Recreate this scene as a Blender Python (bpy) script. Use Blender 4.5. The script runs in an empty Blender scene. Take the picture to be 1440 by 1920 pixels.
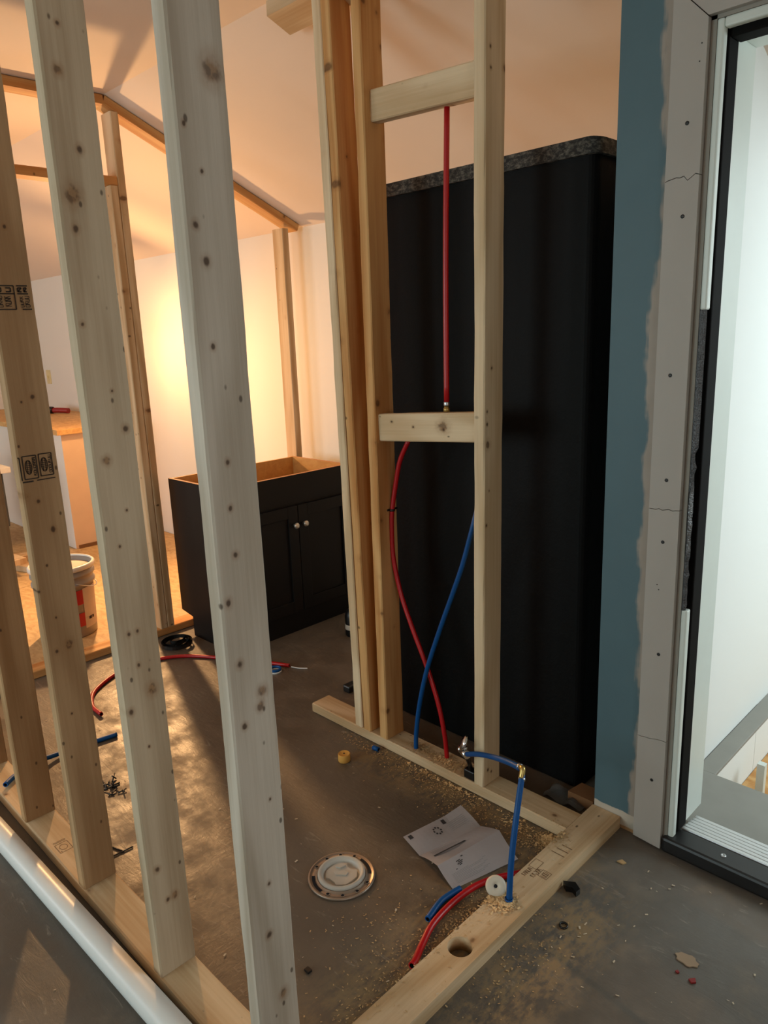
import bpy, bmesh, math, random
from mathutils import Vector, Matrix, noise
random.seed(7)
scene = bpy.context.scene
COL = scene.collection
PI = math.pi

# ------------------------------------------------------------------ camera
H = 1.435
cam = bpy.data.cameras.new('camera')
cam_o = bpy.data.objects.new('camera', cam)
COL.objects.link(cam_o)
cam.sensor_fit = 'VERTICAL'
cam.sensor_height = 36.0
cam.lens = 1382.25 / 1920 * 36.0
cam.clip_start = 0.02
r0 = Vector((0.71046304, 0.70276284, -0.03696841))
r1 = Vector((0.14025842, -0.19288176, -0.97114582))
r2 = Vector((-0.68961572, 0.68477808, -0.23560377))
m = Matrix.Identity(4)
for i in range(3):
    m[i][0] = r0[i]; m[i][1] = -r1[i]; m[i][2] = -r2[i]
m.translation = Vector((0, 0, H))
cam_o.matrix_world = m
scene.camera = cam_o

# ------------------------------------------------------------------ world, exposure, lights
w = bpy.data.worlds.new('world'); scene.world = w
w.use_nodes = True
bg = w.node_tree.nodes['Background']
bg.inputs[0].default_value = (0.75, 0.88, 1.0, 1)
bg.inputs[1].default_value = 1.0
scene.view_settings.view_transform = 'Standard'
scene.view_settings.look = 'None'
scene.view_settings.gamma = 1.0
scene.view_settings.use_curve_mapping = False
scene.view_settings.exposure = 0.36
try:
    scene.cycles.use_denoising = True
    scene.cycles.max_bounces = 10
    scene.cycles.diffuse_bounces = 6
    scene.cycles.sample_clamp_indirect = 6.0
    scene.cycles.caustics_reflective = False
    scene.cycles.caustics_refractive = False
except Exception:
    pass

def area(name, loc, target, sx, sy, power, color):
    l = bpy.data.lights.new(name, 'AREA'); l.shape = 'RECTANGLE'
    l.size = sx; l.size_y = sy; l.energy = power; l.color = color
    o = bpy.data.objects.new(name, l); COL.objects.link(o)
    o.location = loc
    d = Vector(target) - Vector(loc)
    o.rotation_euler = d.to_track_quat('-Z', 'Y').to_euler()
    return o

COOL = (0.70, 0.95, 0.98)
# daylight through the windows of the big room behind the camera
area('daylight_front_window', (-2.4, -2.95, 1.35), (-2.2, 0, 1.25), 1.7, 1.3, 47, COOL)
area('daylight_far_window', (-5.6, -2.95, 1.35), (-5.6, 0, 1.3), 1.7, 1.3, 40, (0.95, 0.98, 1.0))
area('daylight_right_window', (2.55, -0.9, 1.35), (0, -0.9, 1.2), 1.5, 1.3, 13, (1.0, 0.98, 0.95))
# daylight falling down the stairwell behind the door
area('daylight_stair_window', (0.95, 3.6, 1.6), (-0.8, 3.2, 0.9), 1.4, 1.3, 38, (0.84, 0.97, 1.0))

# ------------------------------------------------------------------ materials
def srgb(r, g, b):
    def f(c):
        c /= 255.0
        return c / 12.92 if c <= 0.04045 else ((c + 0.055) / 1.055) ** 2.4
    return (f(r), f(g), f(b), 1.0)

class NT:
    def __init__(self, name):
        self.m = bpy.data.materials.new(name); self.m.use_nodes = True
        self.t = self.m.node_tree; self.n = self.t.nodes; self.l = self.t.links
        self.b = self.n['Principled BSDF']
    def node(self, ty, **kw):
        x = self.n.new(ty)
        for k, v in kw.items():
            setattr(x, k, v)
        return x
    def link(self, a, b): self.l.new(a, b)
    def val(self, sock, v):
        if hasattr(v, 'links') or isinstance(v, bpy.types.NodeSocket): self.link(v, sock)
        else: sock.default_value = v
    def math(self, op, a, b=0.0, c=0.0, clamp=False):
        x = self.node('ShaderNodeMath', operation=op, use_clamp=clamp)
        self.val(x.inputs[0], a); self.val(x.inputs[1], b); self.val(x.inputs[2], c)
        return x.outputs[0]
    def mix(self, f, a, b):
        x = self.node('ShaderNodeMix', data_type='RGBA')
        self.val(x.inputs[0], f); self.val(x.inputs[6], a); self.val(x.inputs[7], b)
        return x.outputs[2]
    def noise(self, vec, scale, detail=3.0, rough=0.5, dist=0.0):
        x = self.node('ShaderNodeTexNoise')
        if vec is not None: self.link(vec, x.inputs['Vector'])
        x.inputs['Scale'].default_value = scale; x.inputs['Detail'].default_value = detail
        x.inputs['Roughness'].default_value = rough; x.inputs['Distortion'].default_value = dist
        return x.outputs[0]
    def ramp(self, v, lo, hi):
        x = self.node('ShaderNodeMapRange', clamp=True, interpolation_type='SMOOTHSTEP')
        self.val(x.inputs[0], v); self.val(x.inputs[1], lo); self.val(x.inputs[2], hi)
        return x.outputs[0]
    def coords(self, kind='Object'):
        return self.node('ShaderNodeTexCoord').outputs[kind]
    def mapping(self, vec, loc=(0, 0, 0), scale=(1, 1, 1)):
        x = self.node('ShaderNodeMapping'); self.link(vec, x.inputs[0])
        self.val(x.inputs[1], loc); x.inputs[3].default_value = scale
        return x.outputs[0]
    def bump(self, hgt, strength=0.2, dist=0.01):
        x = self.node('ShaderNodeBump'); x.inputs['Strength'].default_value = strength
        x.inputs['Distance'].default_value = dist
        self.link(hgt, x.inputs['Height']); self.link(x.outputs[0], self.b.inputs['Normal'])

def plain(name, col, rough=0.6, metal=0.0, spec=0.5, var=0.06, scale=12.0, bump=0.0):
    k = NT(name)
    co = k.coords()
    n = k.noise(co, scale, 4.0)
    d = tuple(max(0.0, c * (1 - var * 2)) for c in col[:3]) + (1,)
    e = tuple(min(1.0, c * (1 + var * 2)) for c in col[:3]) + (1,)
    k.link(k.mix(n, d, e), k.b.inputs['Base Color'])
    k.b.inputs['Roughness'].default_value = rough
    k.b.inputs['Metallic'].default_value = metal
    k.b.inputs['Specular IOR Level'].default_value = spec
    if bump: k.bump(k.noise(co, scale * 4, 4.0), bump, 0.004)
    return k.m

def pine(name, base, warm, knots=1.0, marks=()):
    """softwood: the grain runs along local Z, flat face along local X, thickness along local Y"""
    k = NT(name)
    co = k.coords()
    rnd = k.node('ShaderNodeObjectInfo').outputs['Random']
    off = k.node('ShaderNodeCombineXYZ')
    k.link(k.math('MULTIPLY', rnd, 3.1), off.inputs[0]); k.link(k.math('MULTIPLY', rnd, 7.7), off.inputs[1])
    k.link(k.math('MULTIPLY', rnd, 53.0), off.inputs[2])
    v = k.mapping(co, off.outputs[0])
    # cathedral grain
    warp = k.noise(k.mapping(v, scale=(6, 6, 0.9)), 1.0, 2.0)
    sep = k.node('ShaderNodeSeparateXYZ'); k.link(co, sep.inputs[0])
    r = k.math('ADD', k.math('MULTIPLY', sep.outputs[0], 42.0), k.math('MULTIPLY', sep.outputs[1], 60.0))
    ring = k.math('SINE', k.math('ADD', r, k.math('MULTIPLY', warp, 26.0)))
    fib = k.noise(k.mapping(v, scale=(130, 130, 3.0)), 1.0, 3.0, 0.6)
    blot = k.noise(k.mapping(v, scale=(9, 9, 1.5)), 1.0, 3.0)
    f = k.math('ADD', k.math('MULTIPLY', ring, 0.16), k.math('MULTIPLY', fib, 0.45))
    f = k.math('ADD', f, k.math('MULTIPLY', blot, 0.6))
    c = k.mix(k.ramp(f, 0.15, 0.85), base, warm)
    mnoise = k.noise(k.mapping(v, scale=(90, 20, 60)), 1.0, 2.0)
    # knots
    vo = k.node('ShaderNodeTexVoronoi'); vo.inputs['Scale'].default_value = 1.0
    k.link(k.mapping(k.mapping(v, scale=(1, 1, 1)), scale=(15, 6, 11)), vo.inputs['Vector'])
    cs = k.node('ShaderNodeSeparateColor'); k.link(vo.outputs['Color'], cs.inputs[0])
    rad = k.ramp(cs.outputs[0], 0.2, 1.0)
    rad = k.math('MULTIPLY', rad, 0.12 * knots)
    wob = k.math('MULTIPLY', k.math('SUBTRACT', k.noise(v, 60.0, 2.0), 0.5), 0.09)
    dist = k.math('ADD', vo.outputs['Distance'], wob)
    kn = k.math('SUBTRACT', 1.0, k.ramp(k.math('SUBTRACT', dist, rad), -0.06, 0.03))
    kn = k.math('MULTIPLY', kn, k.ramp(rad, 0.004, 0.02))
    halo = k.math('MULTIPLY', k.math('SUBTRACT', 1.0, k.ramp(k.math('SUBTRACT', dist, rad), 0.0, 0.16)), k.ramp(rad, 0.01, 0.05))
    c = k.mix(k.math('MULTIPLY', halo, 0.28), c, srgb(150, 98, 52))
    c = k.mix(k.math('MULTIPLY', kn, 0.8), c, k.mix(k.noise(v, 140.0, 2.0), srgb(70, 46, 28), srgb(128, 88, 54)))
    for (u0, z0, r0_) in marks:
        # knots seen in the timber: place on the flat face, size in mm
        d3 = k.node('ShaderNodeMapping'); k.link(k.node('ShaderNodeCombineXYZ').outputs[0], d3.inputs[0])
        cmb = d3.inputs[0].links[0].from_node
        k.link(sep.outputs[0], cmb.inputs[0]); k.link(sep.outputs[2], cmb.inputs[2])
        rr0 = r0_ / 1000.0
        d3.inputs[1].default_value = (-u0 / rr0, 0, -z0 / (rr0 * 1.25)); d3.inputs[3].default_value = (1 / rr0, 1, 1 / (rr0 * 1.25))
        ln_ = k.node('ShaderNodeVectorMath', operation='LENGTH'); k.link(d3.outputs[0], ln_.inputs[0])
        dk = k.math('ADD', ln_.outputs['Value'], k.math('MULTIPLY', k.math('SUBTRACT', mnoise, 0.5), 1.1))
        c = k.mix(k.math('MULTIPLY', k.math('SUBTRACT', 1.0, k.ramp(dk, 0.9, 2.3)), 0.3), c, srgb(140, 98, 60))
        if r0_ > 6:
            c = k.mix(k.math('MULTIPLY', k.math('SUBTRACT', 1.0, k.ramp(dk, 0.5, 1.2)), 0.7), c, k.mix(k.ramp(mnoise, 0.42, 0.56), srgb(84, 56, 34), srgb(140, 104, 68)))
        else:
            c = k.mix(k.math('MULTIPLY', k.math('SUBTRACT', 1.0, k.ramp(dk, 0.4, 1.15)), 0.85), c, srgb(66, 44, 28))
    # small dark nail and pin marks
    v2 = k.node('ShaderNodeTexVoronoi')
    k.link(k.mapping(v, (3.3, 1.7, 9.1), (26, 10, 15)), v2.inputs['Vector']); v2.inputs['Scale'].default_value = 1.0
    c2 = k.node('ShaderNodeSeparateColor'); k.link(v2.outputs['Color'], c2.inputs[0])
    pin = k.math('MULTIPLY', k.math('SUBTRACT', 1.0, k.ramp(v2.outputs['Distance'], 0.05, 0.11)), k.ramp(c2.outputs[1], 0.48, 0.56))
    c = k.mix(k.math('MULTIPLY', pin, 0.75), c, srgb(60, 42, 28))
    k.link(c, k.b.inputs['Base Color'])
    k.b.inputs['Roughness'].default_value = 0.72
    k.b.inputs['Specular IOR Level'].default_value = 0.25
    k.bump(k.math('SUBTRACT', k.math('ADD', k.math('MULTIPLY', fib, 0.5), k.math('MULTIPLY', ring, 0.1)), k.math('MULTIPLY', kn, 0.6)), 0.22, 0.004)
    return k.m

M = {}
M['pine'] = pine('pale_pine', srgb(212, 188, 154), srgb(178, 146, 106))
M['pine_light'] = pine('light_pine', srgb(228, 207, 174), srgb(198, 170, 132))
M['pine_grey'] = pine('weathered_pale_pine', srgb(206, 192, 172), srgb(172, 154, 130))
M['pine_warm'] = pine('amber_pine', srgb(215, 172, 116), srgb(184, 128, 72), knots=1.2)
M['pine_tan'] = pine('tan_pine', srgb(186, 152, 112), srgb(150, 114, 76))
K2 = [(-0.017, 1.276, 3), (0.0089, 1.286, 5), (-0.0372, 1.178, 3), (-0.042, 1.063, 8), (-0.0126, 1.046, 5), (0.0115, 0.973, 6), (-0.0152, 0.89, 3), (-0.0423, 0.831, 4), (-0.0125, 0.757, 3), (0.0093, 0.68, 9), (-0.0219, 0.672, 5), (0.0026, 1.65, 4), (-0.009, 0.499, 3)]
K3 = [(-0.0085, 1.923, 4), (-0.017, 1.85, 7), (0.0041, 1.729, 6), (-0.0186, 1.653, 13), (-0.0215, 1.597, 6), (-0.0313, 1.433, 4), (0.0084, 1.31, 3), (0.0259, 1.237, 6), (-0.0189, 1.181, 7), (0.009, 1.078, 3), (-0.0142, 1.009, 3), (0.0003, 0.827, 4), (-0.0184, 0.825, 4), (-0.0064, 0.754, 4), (0.0158, 0.692, 10), (-0.0335, 0.659, 6), (-0.0054, 0.567, 3), (-0.0219, 0.274, 6), (0.0111, 0.188, 7), (-0.0065, 0.186, 5)]
K4 = [(0.0199, 1.759, 14), (-0.0317, 1.684, 3), (-0.0097, 1.626, 3), (-0.0277, 1.555, 5), (-0.0158, 1.506, 6), (-0.0169, 1.387, 4), (-0.0097, 1.214, 4), (-0.0121, 1.142, 4), (-0.0099, 1.066, 5), (-0.0305, 0.991, 6), (-0.02, 0.883, 6), (0.0188, 0.821, 8), (0.0132, 0.795, 7), (-0.0215, 0.771, 5), (0.0169, 0.615, 3), (-0.0002, 0.452, 4), (-0.0093, 0.35, 6), (0.0108, 0.205, 8)]
KC = [(-0.0216, 2.079, 4), (-0.0197, 2.032, 4), (0.0387, 2.041, 7), (-0.03, 1.176, 4), (-0.030, 1.14, 4), (-0.026, 1.082, 9), (-0.01, 1.293, 4), (-0.02, 0.95, 3), (-0.0324, 0.85, 4), (-0.02, 0.051, 5), (-0.002, 0.037, 4)]
KB = [(0.004, 0.268, 15), (-0.006, 0.27, 5), (0.018, 0.06, 4), (0.002, 0.15, 4)]
M['stud_2'] = pine('tan_pine_stamped', srgb(186, 154, 116), srgb(152, 118, 82), 0.0, K2)
M['stud_3'] = pine('pale_pine_knotty', srgb(194, 176, 150), srgb(162, 140, 112), 0.0, K3)
M['stud_4'] = pine('weathered_pine_knotty', srgb(206, 195, 180), srgb(174, 160, 142), 0.0, K4)
M['stud_c'] = pine('pale_pine_pipe_wall', srgb(228, 207, 174), srgb(198, 170, 132), 0.0, KC)
M['block_k'] = pine('pale_pine_block', srgb(228, 207, 174), srgb(198, 170, 132), 0.0, KB)
M['ink'] = plain('black_stamp_ink', srgb(52, 40, 30), 0.9)

# painted drywall, a faint roller texture
def drywall(name, col):
    k = NT(name); co = k.coords()
    n = k.noise(co, 2.0, 3.0)
    d = tuple(c * 0.95 for c in col[:3]) + (1,)
    k.link(k.mix(n, d, col), k.b.inputs['Base Color'])
    k.b.inputs['Roughness'].default_value = 0.75
    k.b.inputs['Specular IOR Level'].default_value = 0.3
    k.bump(k.noise(co, 180.0, 3.0), 0.06, 0.003)
    return k.m
M['white_wall'] = drywall('white_drywall', srgb(226, 222, 215))
M['ceiling'] = drywall('warm_ceiling_paint', srgb(228, 212, 198))
M['stair_wall'] = drywall('white_stair_drywall', srgb(235, 238, 236))

def blue_wall():
    k = NT('teal_paint_with_joint_compound'); co = k.coords()
    s = k.node('ShaderNodeSeparateXYZ'); k.link(co, s.inputs[0])
    # feathered edge of joint compound beside the door casing (local x, z are metres)
    n1 = k.noise(k.mapping(co, (0, 0, 0), (1, 1, 1)), 3.3, 4.0, 0.6)
    n2 = k.noise(k.mapping(co, (0, 0, 0), (90, 90, 9)), 1.0, 3.0, 0.6)
    edge = k.math('ADD', k.math('MULTIPLY', k.math('SUBTRACT', n1, 0.5), 0.13), k.math('MULTIPLY', k.math('SUBTRACT', n2, 0.5), 0.022))
    pos = k.math('ADD', s.outputs[0], edge)
    mask = k.ramp(pos, -0.850, -0.836)
    low = k.math('SUBTRACT', 1.0, k.ramp(k.math('ADD', s.outputs[2], k.math('MULTIPLY', edge, 0.4)), 0.055, 0.058))
    n3 = k.noise(co, 9.0, 2.0)
    blue = k.mix(n3, srgb(74, 101, 110), srgb(80, 108, 117))
    grey = k.mix(k.noise(co, 14.0), srgb(150, 140, 128), srgb(166, 157, 147))
    c = k.mix(mask, blue, grey)
    c = k.mix(low, c, srgb(190, 180, 165))
    k.link(c, k.b.inputs['Base Color'])
    k.b.inputs['Roughness'].default_value = 0.6
    k.bump(k.noise(co, 160.0, 3.0), 0.05, 0.003)
    return k.m
M['blue'] = blue_wall()

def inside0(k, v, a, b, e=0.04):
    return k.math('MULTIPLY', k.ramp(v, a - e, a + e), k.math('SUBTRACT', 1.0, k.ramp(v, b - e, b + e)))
def floor_mat():
    k = NT('painted_subfloor_with_dust'); co = k.coords()
    s = k.node('ShaderNodeSeparateXYZ'); k.link(co, s.inputs[0])
    X, Y = s.outputs[0], s.outputs[1]
    big = k.noise(co, 1.6, 5.0, 0.6)
    mid = k.noise(co, 9.0, 5.0, 0.65)
    fine = k.noise(k.mapping(co, scale=(60, 26, 1)), 1.0, 4.0, 0.7)
    base = k.mix(k.ramp(big, 0.3, 0.7), srgb(86, 79, 71), srgb(104, 99, 92))
    base = k.mix(k.math('MULTIPLY', k.ramp(mid, 0.5, 0.8), 0.45), base, srgb(130, 118, 103))
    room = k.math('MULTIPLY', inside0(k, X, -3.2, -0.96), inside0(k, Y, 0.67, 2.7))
    base = k.mix(k.math('MULTIPLY', room, 0.5), base, k.mix(mid, srgb(84, 68, 51), srgb(102, 84, 65)))  # browner base tone inside the bathroom bounds
    # scuffed pale scratches
    sc = k.noise(k.mapping(co, scale=(7, 30, 1)), 1.0, 6.0, 0.75, 1.5)
    base = k.mix(k.math('MULTIPLY', k.ramp(sc, 0.58, 0.72), 0.42), base, srgb(168, 158, 145))
    # sawdust swept against the plates: along the wet wall, along the cross plate, round the drain
    def band(v, c, wd):
        return k.math('SUBTRACT', 1.0, k.ramp(k.math('ABSOLUTE', k.math('SUBTRACT', v, c)), 0.0, wd))
    def inside(v, a, b, e):
        return k.math('MULTIPLY', k.ramp(v, a - e, a + e), k.math('SUBTRACT', 1.0, k.ramp(v, b - e, b + e)))
    d1 = k.math('MULTIPLY', band(Y, 1.58, 0.15), inside(X, -1.75, -0.98, 0.1))
    d2 = k.math('MULTIPLY', band(X, -0.97, 0.22), inside(Y, 0.75, 1.7, 0.15))
    d3 = k.math('MULTIPLY', band(X, -0.78, 0.17), inside(Y, 0.9, 1.5, 0.15))
    dd = k.math('MAXIMUM', k.math('MAXIMUM', d1, d2), d3)
    dm = k.math('MULTIPLY', dd, k.ramp(k.math('ADD', k.math('MULTIPLY', mid, 0.5), k.math('MULTIPLY', fine, 0.5)), 0.42, 0.58))
    base = k.mix(k.math('MULTIPLY', dm, 0.7), base, srgb(150, 124, 84))
    # a damp reddish stain at the bottom of the outer floor
    k.link(base, k.b.inputs['Base Color'])
    rg = k.math('ADD', 0.33, k.math('MULTIPLY', k.ramp(mid, 0.35, 0.7), 0.3))
    rg = k.math('ADD', rg, k.math('MULTIPLY', dm, 0.35))
    k.link(rg, k.b.inputs['Roughness'])
    k.b.inputs['Specular IOR Level'].default_value = 0.45
    k.bump(k.math('ADD', k.math('MULTIPLY', fine, 0.6), k.math('MULTIPLY', sc, 0.8)), 0.25, 0.006)
    return k.m
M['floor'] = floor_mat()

def osb_mat(name, a, b):
    k = NT(name); co = k.coords()
    n = k.noise(k.mapping(co, scale=(16, 34, 34)), 1.0, 3.0, 0.6, 0.7)
    n2 = k.noise(co, 3.0, 4.0)
    c = k.mix(k.ramp(n, 0.3, 0.7), a, b)
    k.link(k.mix(k.math('MULTIPLY', n2, 0.4), c, b), k.b.inputs['Base Color'])
    k.b.inputs['Roughness'].default_value = 0.6
    return k.m
M['plywood'] = osb_mat('plywood_subfloor', srgb(206, 176, 128), srgb(176, 142, 96))
M['osb'] = osb_mat('oriented_strand_board', srgb(222, 180, 116), srgb(190, 140, 80))

def black_fibreglass():
    k = NT('black_fibreglass_back'); co = k.coords()
    streak = k.noise(k.mapping(co, scale=(7, 7, 0.6)), 1.0, 4.0, 0.6)
    sm = k.noise(co, 26.0, 5.0, 0.7)
    c = k.mix(k.ramp(streak, 0.35, 0.75), srgb(4, 4, 4), srgb(11, 10, 9))
    c = k.mix(k.math('MULTIPLY', k.ramp(sm, 0.68, 0.82), 0.3), c, srgb(42, 40, 37))
    k.link(c, k.b.inputs['Base Color'])
    k.b.inputs['Roughness'].default_value = 0.62
    k.b.inputs['Specular IOR Level'].default_value = 0.15
    k.bump(k.math('ADD', sm, streak), 0.3, 0.006)
    return k.m
M['fibreglass'] = black_fibreglass()
def rough_flange():
    k = NT('scuffed_fibreglass_flange'); co = k.coords()
    n = k.noise(k.mapping(co, scale=(50, 50, 90)), 1.0, 5.0, 0.75)
    k.link(k.mix(k.ramp(n, 0.42, 0.68), srgb(26, 25, 24), srgb(116, 112, 102)), k.b.inputs['Base Color'])
    k.b.inputs['Roughness'].default_value = 0.7
    k.bump(n, 0.6, 0.01)
    return k.m
M['flange'] = rough_flange()
M['acrylic'] = plain('white_acrylic', srgb(225, 225, 222), 0.25)

M['espresso'] = plain('espresso_cabinet_finish', srgb(13, 10, 9), 0.5, var=0.1, spec=0.25)
M['veneer'] = osb_mat('cabinet_inside_veneer', srgb(206, 160, 92), srgb(190, 140, 76))
M['edge'] = plain('raw_cabinet_edge', srgb(176, 124, 82), 0.7)
M['knob'] = plain('satin_nickel', srgb(205, 198, 186), 0.3, metal=0.75)
M['red'] = plain('red_plastic_tube', srgb(170, 8, 20), 0.35, var=0.03)
M['blue_tube'] = plain('blue_plastic_tube', srgb(0, 72, 134), 0.45, var=0.04, spec=0.3)
M['hole'] = plain('dark_tube_bore', srgb(10, 14, 24), 0.9)
M['brass'] = plain('brass_fitting', srgb(186, 160, 96), 0.35, metal=0.8)
M['crimp'] = plain('steel_crimp_ring', srgb(180, 182, 184), 0.3, metal=0.9)
M['chrome'] = plain('chrome_valve', srgb(215, 215, 215), 0.14, metal=1.0, var=0.01)
M['flange_metal'] = plain('tarnished_flange_ring', srgb(160, 142, 126), 0.38, metal=0.55, var=0.1)
M['pvc'] = plain('white_pvc', srgb(214, 216, 214), 0.36, var=0.02)
M['collar'] = plain('cream_plastic_collar', srgb(206, 196, 178), 0.5, var=0.04)
M['testcap'] = plain('white_test_cap', srgb(188, 182, 172), 0.5, var=0.05, scale=40)
M['paper'] = plain('leaflet_paper', srgb(212, 204, 204), 0.8, var=0.02)
M['print'] = plain('leaflet_print', srgb(52, 48, 48), 0.8)
M['print_grey'] = plain('leaflet_grey_print', srgb(160, 156, 156), 0.8)
M['casing'] = plain('primed_casing_board', srgb(172, 167, 160), 0.6, var=0.02)
M['jamb'] = plain('white_door_jamb', srgb(216, 224, 218), 0.4, var=0.02)
M['jamb_grey'] = plain('bare_jamb_edge', srgb(150, 144, 134), 0.7, var=0.05)
M['black_rubber'] = plain('black_weatherstrip', srgb(13, 11, 10), 0.8, var=0.1, spec=0.12)
M['black_foil'] = plain('torn_black_foil', srgb(60, 62, 66), 0.18, spec=0.9, var=0.3, scale=60, bump=0.8)
M['sill_black'] = plain('black_sill_board', srgb(26, 25, 25), 0.42, var=0.15)
M['aluminium'] = plain('ribbed_aluminium', srgb(205, 206, 206), 0.4, metal=0.6, var=0.05)
M['screw'] = plain('black_screw_head', srgb(14, 14, 14), 0.5)
M['landing'] = plain('grey_painted_landing', srgb(140, 138, 131), 0.6, var=0.06)
M['black_plastic'] = plain('black_plastic', srgb(16, 15, 15), 0.35, var=0.1)
M['bucket'] = plain('grey_bucket_plastic', srgb(146, 140, 134), 0.4)
M['bucket_red'] = plain('red_label_print', srgb(170, 24, 30), 0.5)
M['bucket_label'] = plain('pale_bucket_label', srgb(196, 180, 164), 0.6, var=0.1)
M['mud'] = plain('joint_compound', srgb(196, 186, 174), 0.8)
M['ivory'] = plain('ivory_switch_plate', srgb(214, 198, 150), 0.5)
M['lamp_tinted_panel'] = plain('lamp_tinted_cabinet_end', srgb(214, 184, 152), 0.7, var=0.03)  # peach stands for lamp light on the cabinet end
M['grey_steel'] = plain('dark_grey_bench_paint', srgb(66, 68, 66), 0.6)
M['dust'] = plain('sawdust', srgb(186, 154, 108), 0.9, var=0.15)
M['heap'] = plain('fresh_sawdust', srgb(222, 188, 138), 0.9, var=0.12)
M['crumb'] = plain('pale_crumb', srgb(196, 182, 158), 0.9, var=0.15)
M['chip'] = plain('tan_chip', srgb(150, 128, 104), 0.8)
M['brown_board'] = plain('brown_cardboard', srgb(118, 80, 46), 0.8)
M['plug'] = plain('cut_plywood_plug', srgb(206, 152, 70), 0.7, var=0.1)
M['redbit'] = plain('red_wire_scrap', srgb(130, 22, 20), 0.5)
M['steel_stand'] = plain('yellow_lamp_stand', srgb(190, 150, 40), 0.5)
k = NT('clear_plastic_film')
k.b.inputs['Base Color'].default_value = srgb(200, 204, 204); k.b.inputs['Transmission Weight'].default_value = 0.85
k.b.inputs['Roughness'].default_value = 0.2; k.b.inputs['IOR'].default_value = 1.1
M['film'] = k.m
k = NT('window_glass')
k.b.inputs['Base Color'].default_value = (1, 1, 1, 1); k.b.inputs['Transmission Weight'].default_value = 1.0
k.b.inputs['Roughness'].default_value = 0.0; k.b.inputs['IOR'].default_value = 1.02
M['glass'] = k.m
k = NT('glowing_bulb')
k.b.inputs['Emission Color'].default_value = (1, 0.7, 0.36, 1); k.b.inputs['Emission Strength'].default_value = 12
M['bulb'] = k.m

# ------------------------------------------------------------------ helpers
def link(name, bm, mats, parent=None, smooth=False, mat_world=None):
    me = bpy.data.meshes.new(name)
    bm.normal_update()
    bm.to_mesh(me); bm.free()
    if not isinstance(mats, (list, tuple)): mats = [mats]
    for mm in mats: me.materials.append(mm)
    if smooth:
        for p in me.polygons: p.use_smooth = True
    o = bpy.data.objects.new(name, me); COL.objects.link(o)
    if mat_world is not None: o.matrix_world = mat_world
    if parent is not None: attach(o, parent)
    return o

def attach(o, parent):
    o.parent = parent
    o.matrix_parent_inverse = world_of(parent).inverted()

def world_of(o):
    mw = o.matrix_basis.copy()
    if o.parent is not None:
        mw = world_of(o.parent) @ o.matrix_parent_inverse @ mw
    return mw

def tag(o, label=None, cat=None, group=None, kind=None):
    if label: o['label'] = label
    if cat: o['category'] = cat
    if group: o['group'] = group
    if kind: o['kind'] = kind
    return o

def empty(name, loc, label=None, cat=None, group=None, kind=None):
    o = bpy.data.objects.new(name, None); COL.objects.link(o)
    o.empty_display_size = 0.1
    o.matrix_world = Matrix.Translation(Vector(loc))
    return tag(o, label, cat, group, kind)

def box(bm, lo, hi, mi=0, bevel=0.0):
    vs = [bm.verts.new((x, y, z)) for x in (lo[0], hi[0]) for y in (lo[1], hi[1]) for z in (lo[2], hi[2])]
    idx = [(0, 1, 3, 2), (4, 6, 7, 5), (0, 4, 5, 1), (2, 3, 7, 6), (0, 2, 6, 4), (1, 5, 7, 3)]
    fs = [bm.faces.new([vs[i] for i in f]) for f in idx]
    for f in fs: f.material_index = mi
    if bevel > 0:
        es = set()
        for f in fs: es.update(f.edges)
        r = bmesh.ops.bevel(bm, geom=list(es), offset=bevel, segments=2, affect='EDGES', profile=0.5)
        for f in r['faces']: f.material_index = mi
    return fs

def boxo(name, lo, hi, mat, parent=None, bevel=0.0):
    bm = bmesh.new(); box(bm, lo, hi, 0, bevel)
    return link(name, bm, mat, parent)

def prism(bm, pts, d, mi=0):
    """closed outline of 3-D points extruded by the vector d"""
    d = Vector(d)
    a = [bm.verts.new(p) for p in pts]; b = [bm.verts.new(Vector(p) + d) for p in pts]
    n = len(pts)
    fs = [bm.faces.new(a[::-1]), bm.faces.new(b)]
    for i in range(n):
        fs.append(bm.faces.new((a[i], a[(i + 1) % n], b[(i + 1) % n], b[i])))
    for f in fs: f.material_index = mi
    bmesh.ops.recalc_face_normals(bm, faces=fs)
    return fs

def frame(axis, wdir):
    z = Vector(axis).normalized(); x = Vector(wdir); x = (x - z * x.dot(z)).normalized(); y = z.cross(x)
    mm = Matrix.Identity(4)
    for i in range(3):
        mm[i][0] = x[i]; mm[i][1] = y[i]; mm[i][2] = z[i]
    return mm

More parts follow.
